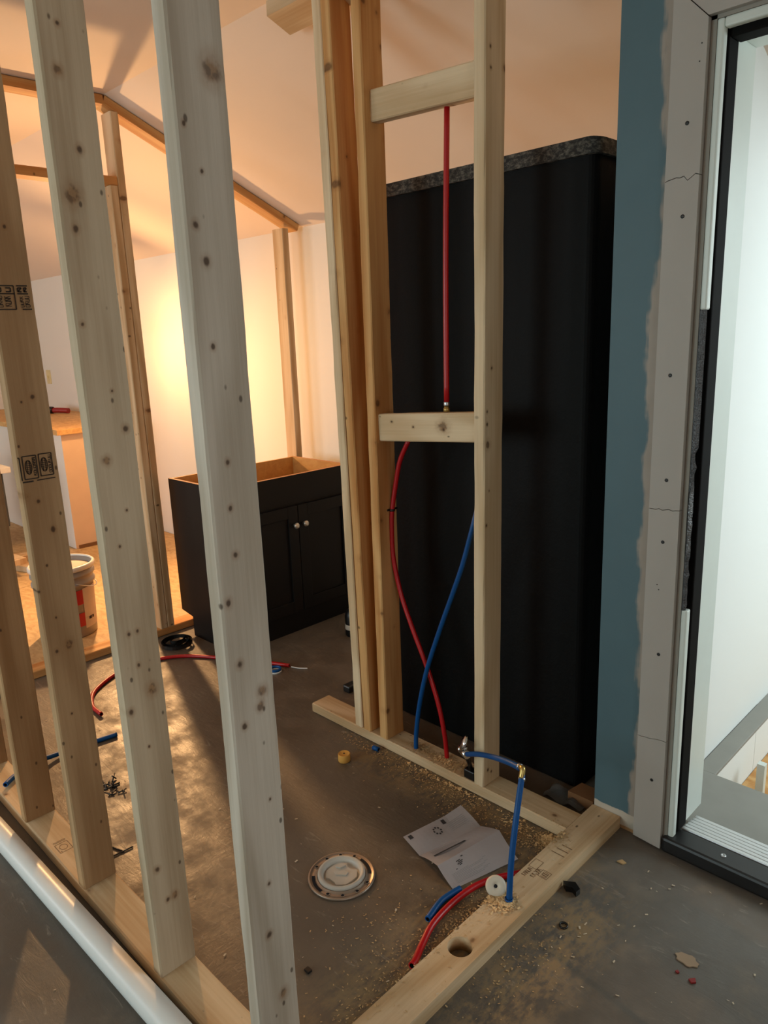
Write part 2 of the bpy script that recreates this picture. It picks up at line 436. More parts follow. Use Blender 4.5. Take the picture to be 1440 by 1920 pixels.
def board(name, a, b, wdir, width, thick, mat, parent=None, rnd=0.0035, jit=0.0009, cuts=None, seed=0):
    """sawn timber from the centre of end a to the centre of end b, with eased and slightly uneven edges"""
    a = Vector(a); b = Vector(b); L = (b - a).length
    mm = frame(b - a, wdir); mm.translation = a
    hw, ht, c = width / 2, thick / 2, rnd
    prof = [(-hw + c, -ht), (hw - c, -ht), (hw, -ht + c), (hw, ht - c), (hw - c, ht), (-hw + c, ht), (-hw, ht - c), (-hw, -ht + c)]
    n = cuts if cuts else max(2, int(L / 0.06))
    bm = bmesh.new(); rows = []
    rr = random.Random(seed or name + str(tuple(a)))
    s = rr.random() * 100
    for i in range(n + 1):
        z = L * i / n
        row = []
        for j, (x, y) in enumerate(prof):
            q = noise.noise(Vector((s + j * 3.7, z * 9, 0.3))) * jit + noise.noise(Vector((s + (j // 2) * 7.1, z * 1.7, 4.0))) * jit * 1.6
            row.append(bm.verts.new((x - math.copysign(abs(q), x), y - math.copysign(abs(q) * 0.6, y), z)))
        rows.append(row)
    for i in range(n):
        for j in range(8):
            bm.faces.new((rows[i][j], rows[i][(j + 1) % 8], rows[i + 1][(j + 1) % 8], rows[i + 1][j]))
    bm.faces.new(rows[0][::-1]); bm.faces.new(rows[-1])
    bmesh.ops.recalc_face_normals(bm, faces=bm.faces[:])
    return link(name, bm, mat, parent, mat_world=mm)

def catmull(pts, n=8):
    P = [Vector(p) for p in pts]
    P = [P[0] * 2 - P[1]] + P + [P[-1] * 2 - P[-2]]
    out = []
    for i in range(1, len(P) - 2):
        for k_ in range(n):
            t = k_ / n
            a, b, c, d = P[i - 1], P[i], P[i + 1], P[i + 2]
            out.append(0.5 * ((2 * b) + (c - a) * t + (2 * a - 5 * b + 4 * c - d) * t * t + (3 * b - a - 3 * c + d) * t ** 3))
    out.append(P[-2])
    return out

def tube_bm(bm, pts, r, sides=14, mi=0, bore=None, bore_r=0.68):
    """round tube along the points; bore = material index of the hollow ends"""
    n = len(pts); prev = None; rings = []
    for i, p in enumerate(pts):
        t = (pts[min(i + 1, n - 1)] - pts[max(i - 1, 0)]).normalized()
        if prev is None:
            u = t.orthogonal().normalized()
        else:
            u = (prev - t * prev.dot(t)).normalized()
        prev = u; v = t.cross(u)
        rings.append([bm.verts.new(p + (u * math.cos(2 * PI * k_ / sides) + v * math.sin(2 * PI * k_ / sides)) * r) for k_ in range(sides)])
    fs = []
    for i in range(n - 1):
        for k_ in range(sides):
            f = bm.faces.new((rings[i][k_], rings[i][(k_ + 1) % sides], rings[i + 1][(k_ + 1) % sides], rings[i + 1][k_]))
            f.material_index = mi; f.smooth = True; fs.append(f)
    for e, sgn in ((0, 1), (n - 1, -1)):
        ring = rings[e]; cen = pts[e]
        if bore is None:
            f = bm.faces.new(ring if sgn < 0 else ring[::-1]); f.material_index = mi
        else:
            t = (pts[1] - pts[0]).normalized() if e == 0 else (pts[-1] - pts[-2]).normalized()
            inn = [bm.verts.new(cen + (q.co - cen) * bore_r) for q in ring]
            deep = [bm.verts.new(q.co + t * sgn * r * 1.5) for q in inn]
            for k_ in range(sides):
                a, b = k_, (k_ + 1) % sides
                f = bm.faces.new((ring[a], ring[b], inn[b], inn[a])); f.material_index = mi
                f = bm.faces.new((inn[a], inn[b], deep[b], deep[a])); f.material_index = bore
            f = bm.faces.new(deep); f.material_index = bore
    bmesh.ops.recalc_face_normals(bm, faces=bm.faces[:])

def tube(name, pts, r, mats, parent=None, smooth_n=8, bore=None):
    bm = bmesh.new()
    tube_bm(bm, catmull(pts, smooth_n) if smooth_n else [Vector(p) for p in pts], r, bore=bore)
    return link(name, bm, mats, parent)

def lathe(bm, prof, centre, segs=32, mi=0, axis='Z', smooth=True, closed=False):
    """revolve (radius, height) pairs"""
    c = Vector(centre); rings = []
    for r, z in prof:
        ring = []
        for k_ in range(segs):
            a = 2 * PI * k_ / segs
            p = (r * math.cos(a), r * math.sin(a), z)
            if axis == 'X': p = (z, p[0], p[1])
            elif axis == 'Y': p = (p[0], z, p[1])
            ring.append(bm.verts.new(c + Vector(p)))
        rings.append(ring)
    fs = []
    pairs = list(zip(rings[:-1], rings[1:]))
    if closed: pairs.append((rings[-1], rings[0]))
    for A, B in pairs:
        for k_ in range(segs):
            f = bm.faces.new((A[k_], A[(k_ + 1) % segs], B[(k_ + 1) % segs], B[k_]))
            f.smooth = smooth; f.material_index = mi; fs.append(f)
    if not closed:
        for ring in (rings[0], rings[-1]):
            f = bm.faces.new(ring); f.material_index = mi; fs.append(f)
    bmesh.ops.recalc_face_normals(bm, faces=fs)
    return fs

def lathe_o(name, prof, centre, mat, parent=None, **kw):
    bm = bmesh.new(); lathe(bm, prof, centre, **kw)
    return link(name, bm, mat, parent)

# ------------------------------------------------------------------ the setting
ZC = 2.465            # flat ceiling
YE = 2.70             # low eave wall
YR = 1.65             # where the flat ceiling turns into the slope
ZE = 2.005
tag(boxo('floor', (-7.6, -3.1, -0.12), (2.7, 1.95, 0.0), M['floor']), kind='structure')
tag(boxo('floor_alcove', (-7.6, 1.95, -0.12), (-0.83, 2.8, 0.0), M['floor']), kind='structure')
# thin plywood sheets on the floor of the room beyond the far frame
ply = empty('floor_sheets', (-5.4, 1.0, 0), kind='structure')
for i, (x0, x1, y0, y1) in enumerate(((-7.5, -4.62, -1.4, 1.05), (-7.5, -4.62, 1.054, 2.69), (-4.616, -3.36, -1.4, 0.5), (-4.616, -3.36, 0.504, 2.69))):
    boxo('plywood_sheet', (x0, y0, 0.0), (x1, y1, 0.004), M['plywood'], ply)
bm = bmesh.new()
prism(bm, [(-7.6, -3.1, ZC), (-7.6, YR, ZC), (-7.6, YE + 0.1, ZE - 0.044), (-7.6, YE + 0.1, ZC + 0.15), (-7.6, -3.1, ZC + 0.15)], (10.3, 0, 0))
tag(link('ceiling', bm, M['ceiling']), kind='structure')
tag(boxo('wall_eave', (-7.6, YE, -0.12), (-0.955, YE + 0.1, ZE + 0.02), M['white_wall']), kind='structure')
tag(boxo('wall_left', (-7.6, -3.1, -0.12), (-7.5, YE + 0.1, ZC + 0.1), M['white_wall']), kind='structure')

def wall_with_hole(name, lo, hi, hx, hz, axis, mat):
    """wall along axis 0 (x) or 1 (y) with one rectangular opening"""
    bm = bmesh.new()
    a0, a1 = lo[axis], hi[axis]
    def seg(u0, u1, z0, z1):
        l = list(lo); h_ = list(hi); l[axis] = u0; h_[axis] = u1; l[2] = z0; h_[2] = z1
        box(bm, l, h_)
    hs = sorted(hx); u = a0
    for (p, q) in hs:
        seg(u, p, lo[2], hi[2]); seg(p, q, lo[2], hz[0]); seg(p, q, hz[1], hi[2]); u = q
    seg(u, a1, lo[2], hi[2])
    return tag(link(name, bm, mat), kind='structure')

wall_with_hole('wall_front', (-7.6, -3.1, -0.12), (2.7, -3.0, ZC + 0.1), [(-6.5, -4.7), (-3.3, -1.5)], (0.65, 2.05), 0, M['white_wall'])
wall_with_hole('wall_right', (2.6, -3.1, -0.12), (2.7, 1.95, ZC + 0.1), [(-1.7, -0.1)], (0.65, 2.05), 1, M['white_wall'])
def window(n, lo, hi, axis):
    e = empty('window_%d' % n, ((lo[0] + hi[0]) / 2, (lo[1] + hi[1]) / 2, lo[2]), kind='structure')
    bm = bmesh.new()
    t = 0.045
    def bar(u0, u1, z0, z1):
        l = list(lo); h_ = list(hi); l[axis] = u0; h_[axis] = u1; l[2] = z0; h_[2] = z1
        box(bm, l, h_)
    u0, u1, z0, z1 = lo[axis], hi[axis], lo[2], hi[2]
    bar(u0, u0 + t, z0, z1); bar(u1 - t, u1, z0, z1); bar(u0 + t, u1 - t, z0, z0 + t); bar(u0 + t, u1 - t, z1 - t, z1)
    zm = (z0 + z1) / 2; bar(u0 + t, u1 - t, zm - 0.02, zm + 0.02)
    link('window_frame', bm, M['jamb'], e)
    l = list(lo); h_ = list(hi); o = 1 - axis
    mid = (lo[o] + hi[o]) / 2
    for za, zb in ((z0 + t, zm - 0.02), (zm + 0.02, z1 - t)):
        l[o] = mid - 0.003; h_[o] = mid + 0.003; l[axis] = u0 + t; h_[axis] = u1 - t; l[2] = za; h_[2] = zb
        boxo('pane', l, h_, M['glass'], e)
window(1, (-3.3, -3.08, 0.65), (-1.5, -3.02, 2.05), 0)
window(2, (-6.5, -3.08, 0.65), (-4.7, -3.02, 2.05), 0)
window(3, (2.62, -1.7, 0.65), (2.68, -0.1, 2.05), 1)

# teal wall with the doorway; local origin at the world origin so its material sees metres
DX0, DX1, DZ = -0.742, 0.16, 2.075
bm = bmesh.new()
box(bm, (-0.955, 1.79, 0.012), (DX0, 1.91, ZC)); box(bm, (DX1, 1.79, 0.012), (2.6, 1.91, ZC)); box(bm, (DX0, 1.79, DZ), (DX1, 1.91, ZC))
tag(link('wall_door', bm, M['blue']), kind='structure')
# stairwell beyond the door
tag(boxo('wall_stair_left', (-0.955, 1.91, -1.9), (-0.83, 5.4, ZC + 0.1), M['stair_wall']), kind='structure')
tag(boxo('wall_stair_end', (-0.955, 5.4, -1.9), (1.3, 5.5, ZC + 0.1), M['stair_wall']), kind='structure')
wall_with_hole('wall_stair_right', (1.2, 1.91, -1.9), (1.3, 5.4, ZC + 0.1), [(2.8, 4.4)], (0.9, 2.2), 1, M['stair_wall'])
window(4, (1.22, 2.8, 0.9), (1.28, 4.4, 2.2), 1)
tag(boxo('ceiling_stair', (-0.955, 2.8, ZC), (1.3, 5.5, ZC + 0.1), M['stair_wall']), kind='structure')
tag(boxo('ceiling_stair_front', (-0.83, 1.91, ZC), (1.2, 2.8, ZC + 0.1), M['stair_wall']), kind='structure')
tag(boxo('floor_landing', (-0.83, 1.95, -0.16), (1.2, 2.235, 0.0), M['landing']), kind='structure')
tag(boxo('trim_1', (-0.83, 2.235, -0.012), (-0.768, 5.4, 0.0), M['landing'], bevel=0.003), kind='structure')
bm = bmesh.new()
box(bm, (-0.83, 2.235, -1.9), (-0.772, 2.62, -0.012)); box(bm, (-0.83, 2.623, -1.9), (-0.772, 5.4, -0.012))
tag(link('wall_stair_lower', bm, M['stair_wall']), kind='structure')
tag(boxo('floor_stair_bottom', (-0.83, 1.95, -2.0), (1.2, 5.4, -1.9), M['plywood']), kind='structure')
st = empty('stair_flight', (0.2, 2.24, -1.9), 'bare wooden stair steps going down behind the grey landing', 'stairs')
boxo('tread', (-0.77, 2.25, -0.205), (1.19, 2.96, -0.175), M['pine_warm'], st)
for i in range(6):
    z = -0.19 * (i + 1) - 0.175; y = 2.95 + 0.26 * i
    boxo('riser', (-0.77, y - 0.008, z), (1.19, y + 0.01, z + 0.16), M['white_wall'], st)
    boxo('tread', (-0.77, y, z - 0.03), (1.19, y + 0.275, z), M['pine_warm'], st)
boxo('stair_post', (-0.715, 2.47, -0.175), (-0.690, 2.495, -0.05), M['jamb'], st)

# door frame
d = empty('door_1', (-0.3, 1.8, 0), kind='structure')
bm = bmesh.new(); box(bm, (DX0, 1.788, 0), (DX0 + 0.012, 1.80, DZ)); box(bm, (DX0, 1.788, DZ - 0.012), (DX1, 1.80, DZ))
link('jamb_edge', bm, M['jamb_grey'], d)
JX = DX0 + 0.012
bm = bmesh.new(); box(bm, (DX0, 1.80, 0.03), (JX, 1.985, DZ)); box(bm, (JX, 1.80, DZ - 0.012), (DX1, 1.985, DZ)); box(bm, (DX1 - 0.012, 1.79, 0.03), (DX1, 1.985, DZ - 0.012))
link('jamb', bm, M['jamb'], d)
bm = bmesh.new(); box(bm, (JX, 1.788, 1.46), (JX + 0.016, 1.81, DZ - 0.012), bevel=0.004)
box(bm, (JX, 1.788, 0.045), (JX + 0.016, 1.81, 0.715), bevel=0.004)
box(bm, (JX + 0.016, 1.788, DZ - 0.032), (DX1 - 0.014, 1.81, DZ - 0.012), bevel=0.004)
link('jamb_cover_strip', bm, M['jamb'], d)
bm = bmesh.new(); box(bm, (JX, 1.812, 0.05), (JX + 0.019, 1.868, DZ - 0.014), bevel=0.004); box(bm, (JX + 0.020, 1.812, DZ - 0.047), (DX1 - 0.014, 1.868, DZ - 0.014), bevel=0.004)
link('weatherstrip', bm, M['black_rubber'], d)
bm = bmesh.new(); box(bm, (JX, 1.87, 0.05), (JX + 0.014, 1.985, DZ - 0.014), bevel=0.002); box(bm, (JX + 0.014, 1.87, DZ - 0.03), (DX1 - 0.014, 1.985, DZ - 0.014), bevel=0.002)
link('door_stop', bm, M['jamb'], d)
# the torn length of jamb strip
bm = bmesh.new(); rr = random.Random(3)
N = 46; rowsL = []
for i in range(N + 1):
    z = 0.715 + (1.46 - 0.715) * i / N
    frac = i / N
    wdt = 0.017 if frac > 0.55 else 0.012 + 0.006 * noise.noise(Vector((z * 40, 1, 2)))
    bulge = 0.004 * noise.noise(Vector((z * 26, 5, 2))) + (0.006 if 0.2 < frac < 0.42 else 0)
    rowsL.append([bm.verts.new((JX + 0.0005, 1.789, z)), bm.verts.new((JX + wdt * 0.5, 1.788 - abs(bulge), z)), bm.verts.new((JX + wdt, 1.791 + bulge * 0.4, z)), bm.verts.new((JX + 0.0005, 1.808, z))])
for i in range(N):
    for j in range(3):
        bm.faces.new((rowsL[i][j], rowsL[i][j + 1], rowsL[i + 1][j + 1], rowsL[i + 1][j]))
bmesh.ops.recalc_face_normals(bm, faces=bm.faces[:])
tag(link('torn_strip', bm, M['black_foil'], d), 'torn glossy black jamb facing')
# sill: black board, ribbed threshold
boxo('sill_board', (DX0 + 0.002, 1.772, 0.0), (DX1, 1.845, 0.046), M['sill_black'], d, bevel=0.008)
bm = bmesh.new()
for i in range(6):
    y = 1.847 + i * 0.018
    zt = 0.046 - i * 0.003
    box(bm, (JX + 0.015, y, 0.001), (DX1 - 0.014, y + 0.0135, zt), bevel=0.002)
    box(bm, (JX + 0.015, y + 0.0135, 0.001), (DX1 - 0.014, y + 0.018, zt - 0.006))
link('threshold', bm, M['aluminium'], d)
lathe_o('screw', [(0.0, 0.0), (0.007, 0.0), (0.007, 0.0025), (0.004, 0.003), (0.003, 0.0015), (0.0, 0.0015)][1:], (-0.585, 1.808, 0.0455), M['crimp'], d, segs=16)

# casing boards, cracked across in three places
cs = empty('trim_2', (-0.78, 1.77, 0.0), kind='structure')
def jag(z0, amp, seed, slope=0.0, n=9):
    rr = random.Random(seed)
    return [(-0.822 + 0.079 * i / n, z0 + slope * (i / n - 0.5) + (rr.random() - 0.5) * 2 * amp * (0.0 if i in (0,) else 1)) for i in range(n + 1)]
YB, YF = 1.789, 1.773
cuts = [jag(0.333, 0.0018, 4, 0.008), jag(0.976, 0.002, 9, 0.003), jag(1.751, 0.006, 5, 0.004)]
def seg(lower, upper):
    pts = [(x, YF, z + 0.0009) for x, z in lower] + [(x, YF, z - 0.0009) for x, z in upper[::-1]]
    bm = bmesh.new(); prism(bm, pts, (0, YB - YF, 0))
    return link('casing_board', bm, M['casing'], cs)
bot = [(-0.822, 0.010), (-0.743, 0.004)]
top = [(-0.822, DZ + 0.075), (-0.743, DZ - 0.006)]
seg(bot, cuts[0]); seg(cuts[0], cuts[1]); seg(cuts[1], cuts[2]); seg(cuts[2], top)
bm = bmesh.new(); prism(bm, [(-0.822, YF, DZ + 0.077), (-0.743, YF, DZ - 0.004), (DX1 + 0.001, YF, DZ - 0.004), (DX1 + 0.08, YF, DZ + 0.077)], (0, YB - YF, 0))
link('casing_board', bm, M['casing'], cs)
bm = bmesh.new(); prism(bm, [(DX1 + 0.001, YF, 0.006), (DX1 + 0.08, YF, 0.006), (DX1 + 0.08, YF, DZ + 0.075), (DX1 + 0.001, YF, DZ - 0.006)], (0, YB - YF, 0))
link('casing_board', bm, M['casing'], cs)
for x, z in ((-0.777, 1.866), (-0.776, 1.67), (-0.785, 1.31), (-0.78, 1.052), (-0.781, 0.891), (-0.776, 0.583), (-0.776, 0.208)):
    lathe_o('screw', [(0.0045, 0.0), (0.0045, -0.0008), (0.002, -0.0006)], (x, YF, z), M['screw'], cs, segs=14, axis='Y')
for x, z in ((-0.754, 2.02), (-0.757, 1.985), (-0.79, 0.775), (-0.785, 0.762), (-0.69, 2.105), (-0.672, 2.108)):
    lathe_o('nail_hole', [(0.0016, 0.0), (0.0016, -0.0006), (0.0008, -0.0006)], (x, YF, z), M['screw'], cs, segs=8, axis='Y')
# the bottom end of the drywall and the sole of the teal wall
tag(boxo('baseboard_door', (-0.955, 1.792, 0.0), (DX0, 1.9, 0.012), M['pine_tan']), kind='structure')

# ------------------------------------------------------------------ stud partition on the left
def stamp(parent, face, rects):
    """flat black grade print: rects are quads in plane coordinates laid a hair above the timber"""
    bm = bmesh.new()
    for q in rects:
        bm.faces.new([bm.verts.new(face(u, v)) for u, v in q])
    return link('grade_stamp', bm, M['ink'], parent)
def ln(a, b, t):
    a = Vector(a + (0,)); b = Vector(b + (0,)); d_ = (b - a).normalized(); n = Vector((-d_.y, d_.x, 0)) * t / 2
    return [(p.x, p.y) for p in (a + n, b + n, b - n, a - n)]
def rect_lines(u0, v0, u1, v1, t):
    return [ln((u0, v0), (u1, v0), t), ln((u1, v0), (u1, v1), t), ln((u1, v1), (u0, v1), t), ln((u0, v1), (u0, v0), t)]
def ell(cu, cv, a, b, t, n=18):
    out = []
    for i in range(n):
        p, q = 2 * PI * i / n, 2 * PI * (i + 1) / n
        out.append([(cu + a * math.cos(p), cv + b * math.sin(p)), (cu + a * math.cos(q), cv + b * math.sin(q)),
                    (cu + (a - t) * math.cos(q), cv + (b - t) * math.sin(q)), (cu + (a - t) * math.cos(p), cv + (b - t) * math.sin(p))])
    return out
def emblem(cu, cv, a, b):
    o = ell(cu, cv, a, b, 0.0018)
    for i in range(7):
        f = (i + 1) / 8 * 2 - 1
        y = f * b; hw = a * math.sqrt(1 - f * f)
        o.append(ln((cu - hw, cv + y), (cu + hw, cv + y), 0.0016))
    for f in (-0.4, 0.4):
        hb = b * math.sqrt(1 - f * f); o.append(ln((cu + f * a, cv - hb), (cu + f * a, cv + hb), 0.0016))
    return o
def glyphs(u, v0, v1, wd, n, seed, t=0.0014):
    """a column of small print running along v"""
    rr = random.Random(seed); o = []
    st_ = (v1 - v0) / n
    for i in range(n):
        b0 = v0 + st_ * (i + 0.12); b1 = v0 + st_ * (i + 0.85)
        kind = rr.randrange(4)
        o.append(ln((u, b0), (u + wd, b0), t))
        if kind != 1: o.append(ln((u, b1), (u + wd, b1), t))
        if kind != 2: o.append(ln((u, b0), (u, b1), t))
        if kind in (0, 2): o.append(ln((u + wd, b0), (u + wd, b1), t))
        if kind in (1, 3): o.append(ln((u, b0), (u + wd, b1), t))
    return o

PA0, PA1 = 0.5835, 0.6725
pw = empty('stud_partition', (-1.9, 0.628, 0), 'partition of tall pale studs on a floor plate, nearest on the left', 'stud frame')
board('bottom_plate', (-3.1, 0.628, 0.019), (-0.9595, 0.628, 0.019), (0, 1, 0), 0.089, 0.0378, M['pine'], pw)
board('top_plate', (-3.1, 0.628, ZC - 0.02), (-0.914, 0.628, ZC - 0.02), (0, 1, 0), 0.089, 0.0378, M['pine'], pw)
studs = {}
mats_ = ['pine_tan', 'pine_tan', 'stud_2', 'stud_3', 'stud_4']
for i, xr in enumerate((-2.578, -2.171, -1.761, -1.357, -0.9575)):
    xc = xr - 0.019
    studs[i] = board('stud', (xc, 0.628, 0.038), (xc, 0.628, ZC - 0.039), (0, 1, 0), 0.089, 0.038, M[mats_[i]], pw, seed=100 + i, jit=0.0014)
# grade prints on the third stud
F = lambda u, v: (-1.761 + 0.0011, 0.5835 + u, v)
R = []
R += rect_lines(-0.0, 1.140, 0.0, 1.192, 0.003)[:1]
R += [ln((0.0035, 1.137), (0.0035, 1.190), 0.003), ln((-0.0, 1.190), (0.0035, 1.190), 0.003)]
R += rect_lines(0.010, 1.139, 0.0405, 1.192, 0.0026) + emblem(0.0215, 1.166, 0.008, 0.017) + glyphs(0.032, 1.145, 1.188, 0.006, 7, 1)
R += rect_lines(0.0465, 1.142, 0.0755, 1.193, 0.0026) + emblem(0.057, 1.168, 0.008, 0.017) + glyphs(0.067, 1.147, 1.189, 0.006, 7, 2)
R += [ln((0.004, 1.133), (0.028, 1.133), 0.0035), ln((0.036, 1.1335), (0.078, 1.134), 0.0025)]
R += rect_lines(0.006, 1.516, 0.047, 1.566, 0.0026) + [ln((0.006, 1.549), (0.047, 1.549), 0.0026)] + glyphs(0.030, 1.552, 1.563, 0.010, 1, 5, 0.003) + glyphs(0.012, 1.552, 1.563, 0.008, 1, 6, 0.003)
R += glyphs(0.012, 1.520, 1.545, 0.008, 4, 7) + glyphs(0.026, 1.522, 1.545, 0.012, 4, 8)
R += [ln((0.053, 1.566), (0.076, 1.566), 0.0028), ln((0.053, 1.549), (0.076, 1.549), 0.0028), ln((0.060, 1.516), (0.080, 1.516), 0.003)]
R += glyphs(0.055, 1.552, 1.563, 0.008, 1, 11, 0.003) + glyphs(0.068, 1.552, 1.563, 0.006, 1, 12, 0.003) + glyphs(0.058, 1.520, 1.544, 0.006, 4, 13) + glyphs(0.068, 1.520, 1.545, 0.009, 4, 14)
stamp(studs[2], F, R)

# cross plate on the floor in front
cp = empty('cross_plate', (-0.914, 1.2, 0), 'pale floor plate with a round bored hole, running from the teal wall', 'floor plate')
def plate_with_hole():
    bm = bmesh.new()
    x0, x1, y0, y1, z0, z1 = -0.9585, -0.870, 0.5845, 1.788, 0.0, 0.038
    hc, hr, n = Vector((-0.918, 1.107)), 0.030, 32
    # top and bottom faces as grid ring round the hole plus end strips
    ya, yb = hc.y - 0.05, hc.y + 0.05
    def topo(z, flip):
        ring = [bm.verts.new((hc.x + hr * math.cos(2 * PI * i / n), hc.y + hr * math.sin(2 * PI * i / n), z)) for i in range(n)]
        outer = []
        for i in range(n):
            a = 2 * PI * i / n; dx, dy = math.cos(a), math.sin(a)
            tx = ((x1 if dx > 0 else x0) - hc.x) / dx if abs(dx) > 1e-6 else 1e9
            ty = (0.05 if dy > 0 else -0.05) / dy if abs(dy) > 1e-6 else 1e9
            t = min(tx, ty); outer.append(bm.verts.new((hc.x + dx * t, hc.y + dy * t, z)))
        for i in range(n):
            bm.faces.new((ring[i], outer[i], outer[(i + 1) % n], ring[(i + 1) % n]))
        for cx, cy in ((x0, ya), (x1, ya), (x1, yb), (x0, yb)):
            c = bm.verts.new((cx, cy, z))
            best = sorted(range(n), key=lambda i: (outer[i].co - c.co).length)[:2]
            bm.faces.new((c, outer[best[0]], outer[best[1]]))
        return ring
    rt = topo(z1, False); rb = topo(z0, True)
    for i in range(n):
        f = bm.faces.new((rt[i], rt[(i + 1) % n], rb[(i + 1) % n], rb[i])); f.smooth = True
    for a, b in ((y0, ya), (yb, y1)):
        for z in (z0, z1):
            bm.faces.new([bm.verts.new(p) for p in ((x0, a, z), (x1, a, z), (x1, b, z), (x0, b, z))])
    for x in (x0, x1):
        bm.faces.new([bm.verts.new(p) for p in ((x, y0, z0), (x, y1, z0), (x, y1, z1), (x, y0, z1))])
    for y in (y0, y1):
        bm.faces.new([bm.verts.new(p) for p in ((x0, y, z0), (x1, y, z0), (x1, y, z1), (x0, y, z1))])
    # local frame with z along the board
    mm = frame((0, 1, 0), (1, 0, 0)); mm.translation = Vector((-0.914, 0.5845, 0.019))
    inv = mm.inverted()
    bmesh.ops.remove_doubles(bm, verts=bm.verts[:], dist=1e-5)
    for v in bm.verts: v.co = inv @ v.co
    bmesh.ops.recalc_face_normals(bm, faces=bm.faces[:])
    return link('plate_board', bm, M['pine'], cp, mat_world=mm)
pb = plate_with_hole()
F2 = lambda u, v: (-0.9585 + u, v, 0.0384)
FADED = plain('faded_stamp_ink', srgb(128, 100, 72), 0.9)
R = rect_lines(0.006, 1.44, 0.03, 1.475, 0.0016) + glyphs(0.01, 1.40, 1.436, 0.012, 5, 21) + glyphs(0.03, 1.41, 1.45, 0.012, 5, 22) + rect_lines(0.044, 1.425, 0.07, 1.452, 0.0016) + glyphs(0.05, 1.428, 1.448, 0.015, 3, 23)
stamp(pb, F2, R).data.materials[0] = FADED
for i in range(3):
    stamp(pb, F2, [ln((0.02 + 0.004 * i, 1.53 + 0.02 * i), (0.06, 1.53 + 0.02 * i), 0.003)]).data.materials[0] = FADED
# print on the partition's bottom plate
stamp(pw, lambda u, v: (-2.00 + u, 0.60 + v, 0.0382), rect_lines(0, 0, 0.045, 0.035, 0.0014) + ell(0.022, 0.017, 0.014, 0.011, 0.0015) + [ln((-0.008, 0.0), (-0.008, 0.035), 0.0014), ln((-0.013, 0.0), (-0.013, 0.035), 0.0014)]).data.materials[0] = FADED

# ------------------------------------------------------------------ wet wall frame
ww = empty('wet_wall_frame', (-1.52, 1.68, 0), 'pipe wall frame of studs and blocking in front of the black shower', 'stud frame')
YC = 1.6805
board('bottom_plate', (-2.087, YC, 0.019), (-0.9595, YC, 0.019), (0, 1, 0), 0.090, 0.0378, M['pine'], ww)
def zceil(y): return ZC - max(0.0, y - YR) * 0.438
za, zb = zceil(1.636), zceil(1.7255)
bm = bmesh.new()
prism(bm, [(0, 1.636, za - 0.045), (0, 1.7255, zb - 0.045), (0, 1.7255, zb - 0.003), (0, 1.655, za - 0.004), (0, 1.636, za - 0.002)], (1.12, 0, 0))
bmesh.ops.transform(bm, matrix=Matrix.Translation(Vector((-2.087, 0, 0))), verts=bm.verts[:])
mm = frame((1, 0, 0), (0, 1, 0)); mm.translation = Vector((-2.087, YC, 2.42))
for v in bm.verts: v.co = mm.inverted() @ v.co
link('top_plate', bm, M['pine'], ww, mat_world=mm)
ZS = za - 0.062
wst = []
for (xb, xt, mt, sd) in ((-1.822, -1.856, 'pine_light', 1), (-1.777, -1.817, 'pine_warm', 2), (-1.695, -1.688, 'pine_warm', 3), (-1.272, -1.250, 'stud_c', 4)):
    wst.append(board('stud', (xb, YC, 0.038), (xt, YC, ZS), (0, 1, 0), 0.0885, 0.0385, M[mt], ww, seed=200 + sd, jit=0.0022))
def wx(i, z):
    a = ((-1.822, -1.856), (-1.777, -1.817), (-1.695, -1.688), (-1.272, -1.250))[i]
    return a[0] + (a[1] - a[0]) * z / ZS
for (zl, zr, y, t) in ((2.078, 2.058, 1.684, 0.038), (1.143, 1.166, 1.670, 0.038)):
    board('blocking', (wx(2, zl) + 0.0196, y, zl), (wx(3, zr) - 0.0196, y, zr), (0, 0, 1), 0.087, t, M['pine_light' if zl > 2 else 'block_k'], ww, seed=int(zl * 1000), jit=0.0012)

# red riser between the two blocks and the tubes below
rt_ = empty('red_riser_tube', (-1.40, 1.684, 1.2), 'straight red riser tube standing between the upper and lower blocking', 'pipe')
tube('tube', [(-1.4085, 1.675, 1.228), (-1.404, 1.676, 1.62), (-1.395, 1.681, 2.0175)], 0.0078, [M['red'], M['hole']], rt_)
lathe_o('crimp_ring', [(0.0085, 0.0), (0.0088, 0.002), (0.0088, 0.009), (0.0085, 0.011)], (-1.4085, 1.675, 1.221), M['crimp'], rt_, segs=18)
lathe_o('brass_fitting', [(0.0095, 0.0), (0.0095, 0.010), (0.0075, 0.011), (0.0075, 0.0165)], (-1.4088, 1.675, 1.2035), M['brass'], rt_, segs=12)

rl = empty('red_supply_tube', (-1.446, 1.69, 0.03), 'long bowed red tube rising from the floor plate to the lower blocking', 'pipe')
tube('tube', [(-1.445, 1.690, 0.030), (-1.454, 1.69, 0.117), (-1.479, 1.69, 0.225), (-1.527, 1.69, 0.346), (-1.589, 1.69, 0.471), (-1.640, 1.693, 0.582), (-1.665, 1.690, 0.70), (-1.668, 1.690, 0.80), (-1.6645, 1.6915, 0.864), (-1.652, 1.696, 0.94), (-1.628, 1.697, 1.03), (-1.585, 1.695, 1.102)], 0.0078, [M['red'], M['hole']], rl)
bm = bmesh.new(); box(bm, (-1.6805, 1.677, 0.862), (-1.672, 1.725, 0.869), bevel=0.001)
lathe(bm, [(0.0082, -0.004), (0.0094, -0.004), (0.0094, 0.004), (0.0082, 0.004)], (-1.6645, 1.6915, 0.866), segs=18, closed=True)
link('pipe_clip', bm, M['black_plastic'], rl)

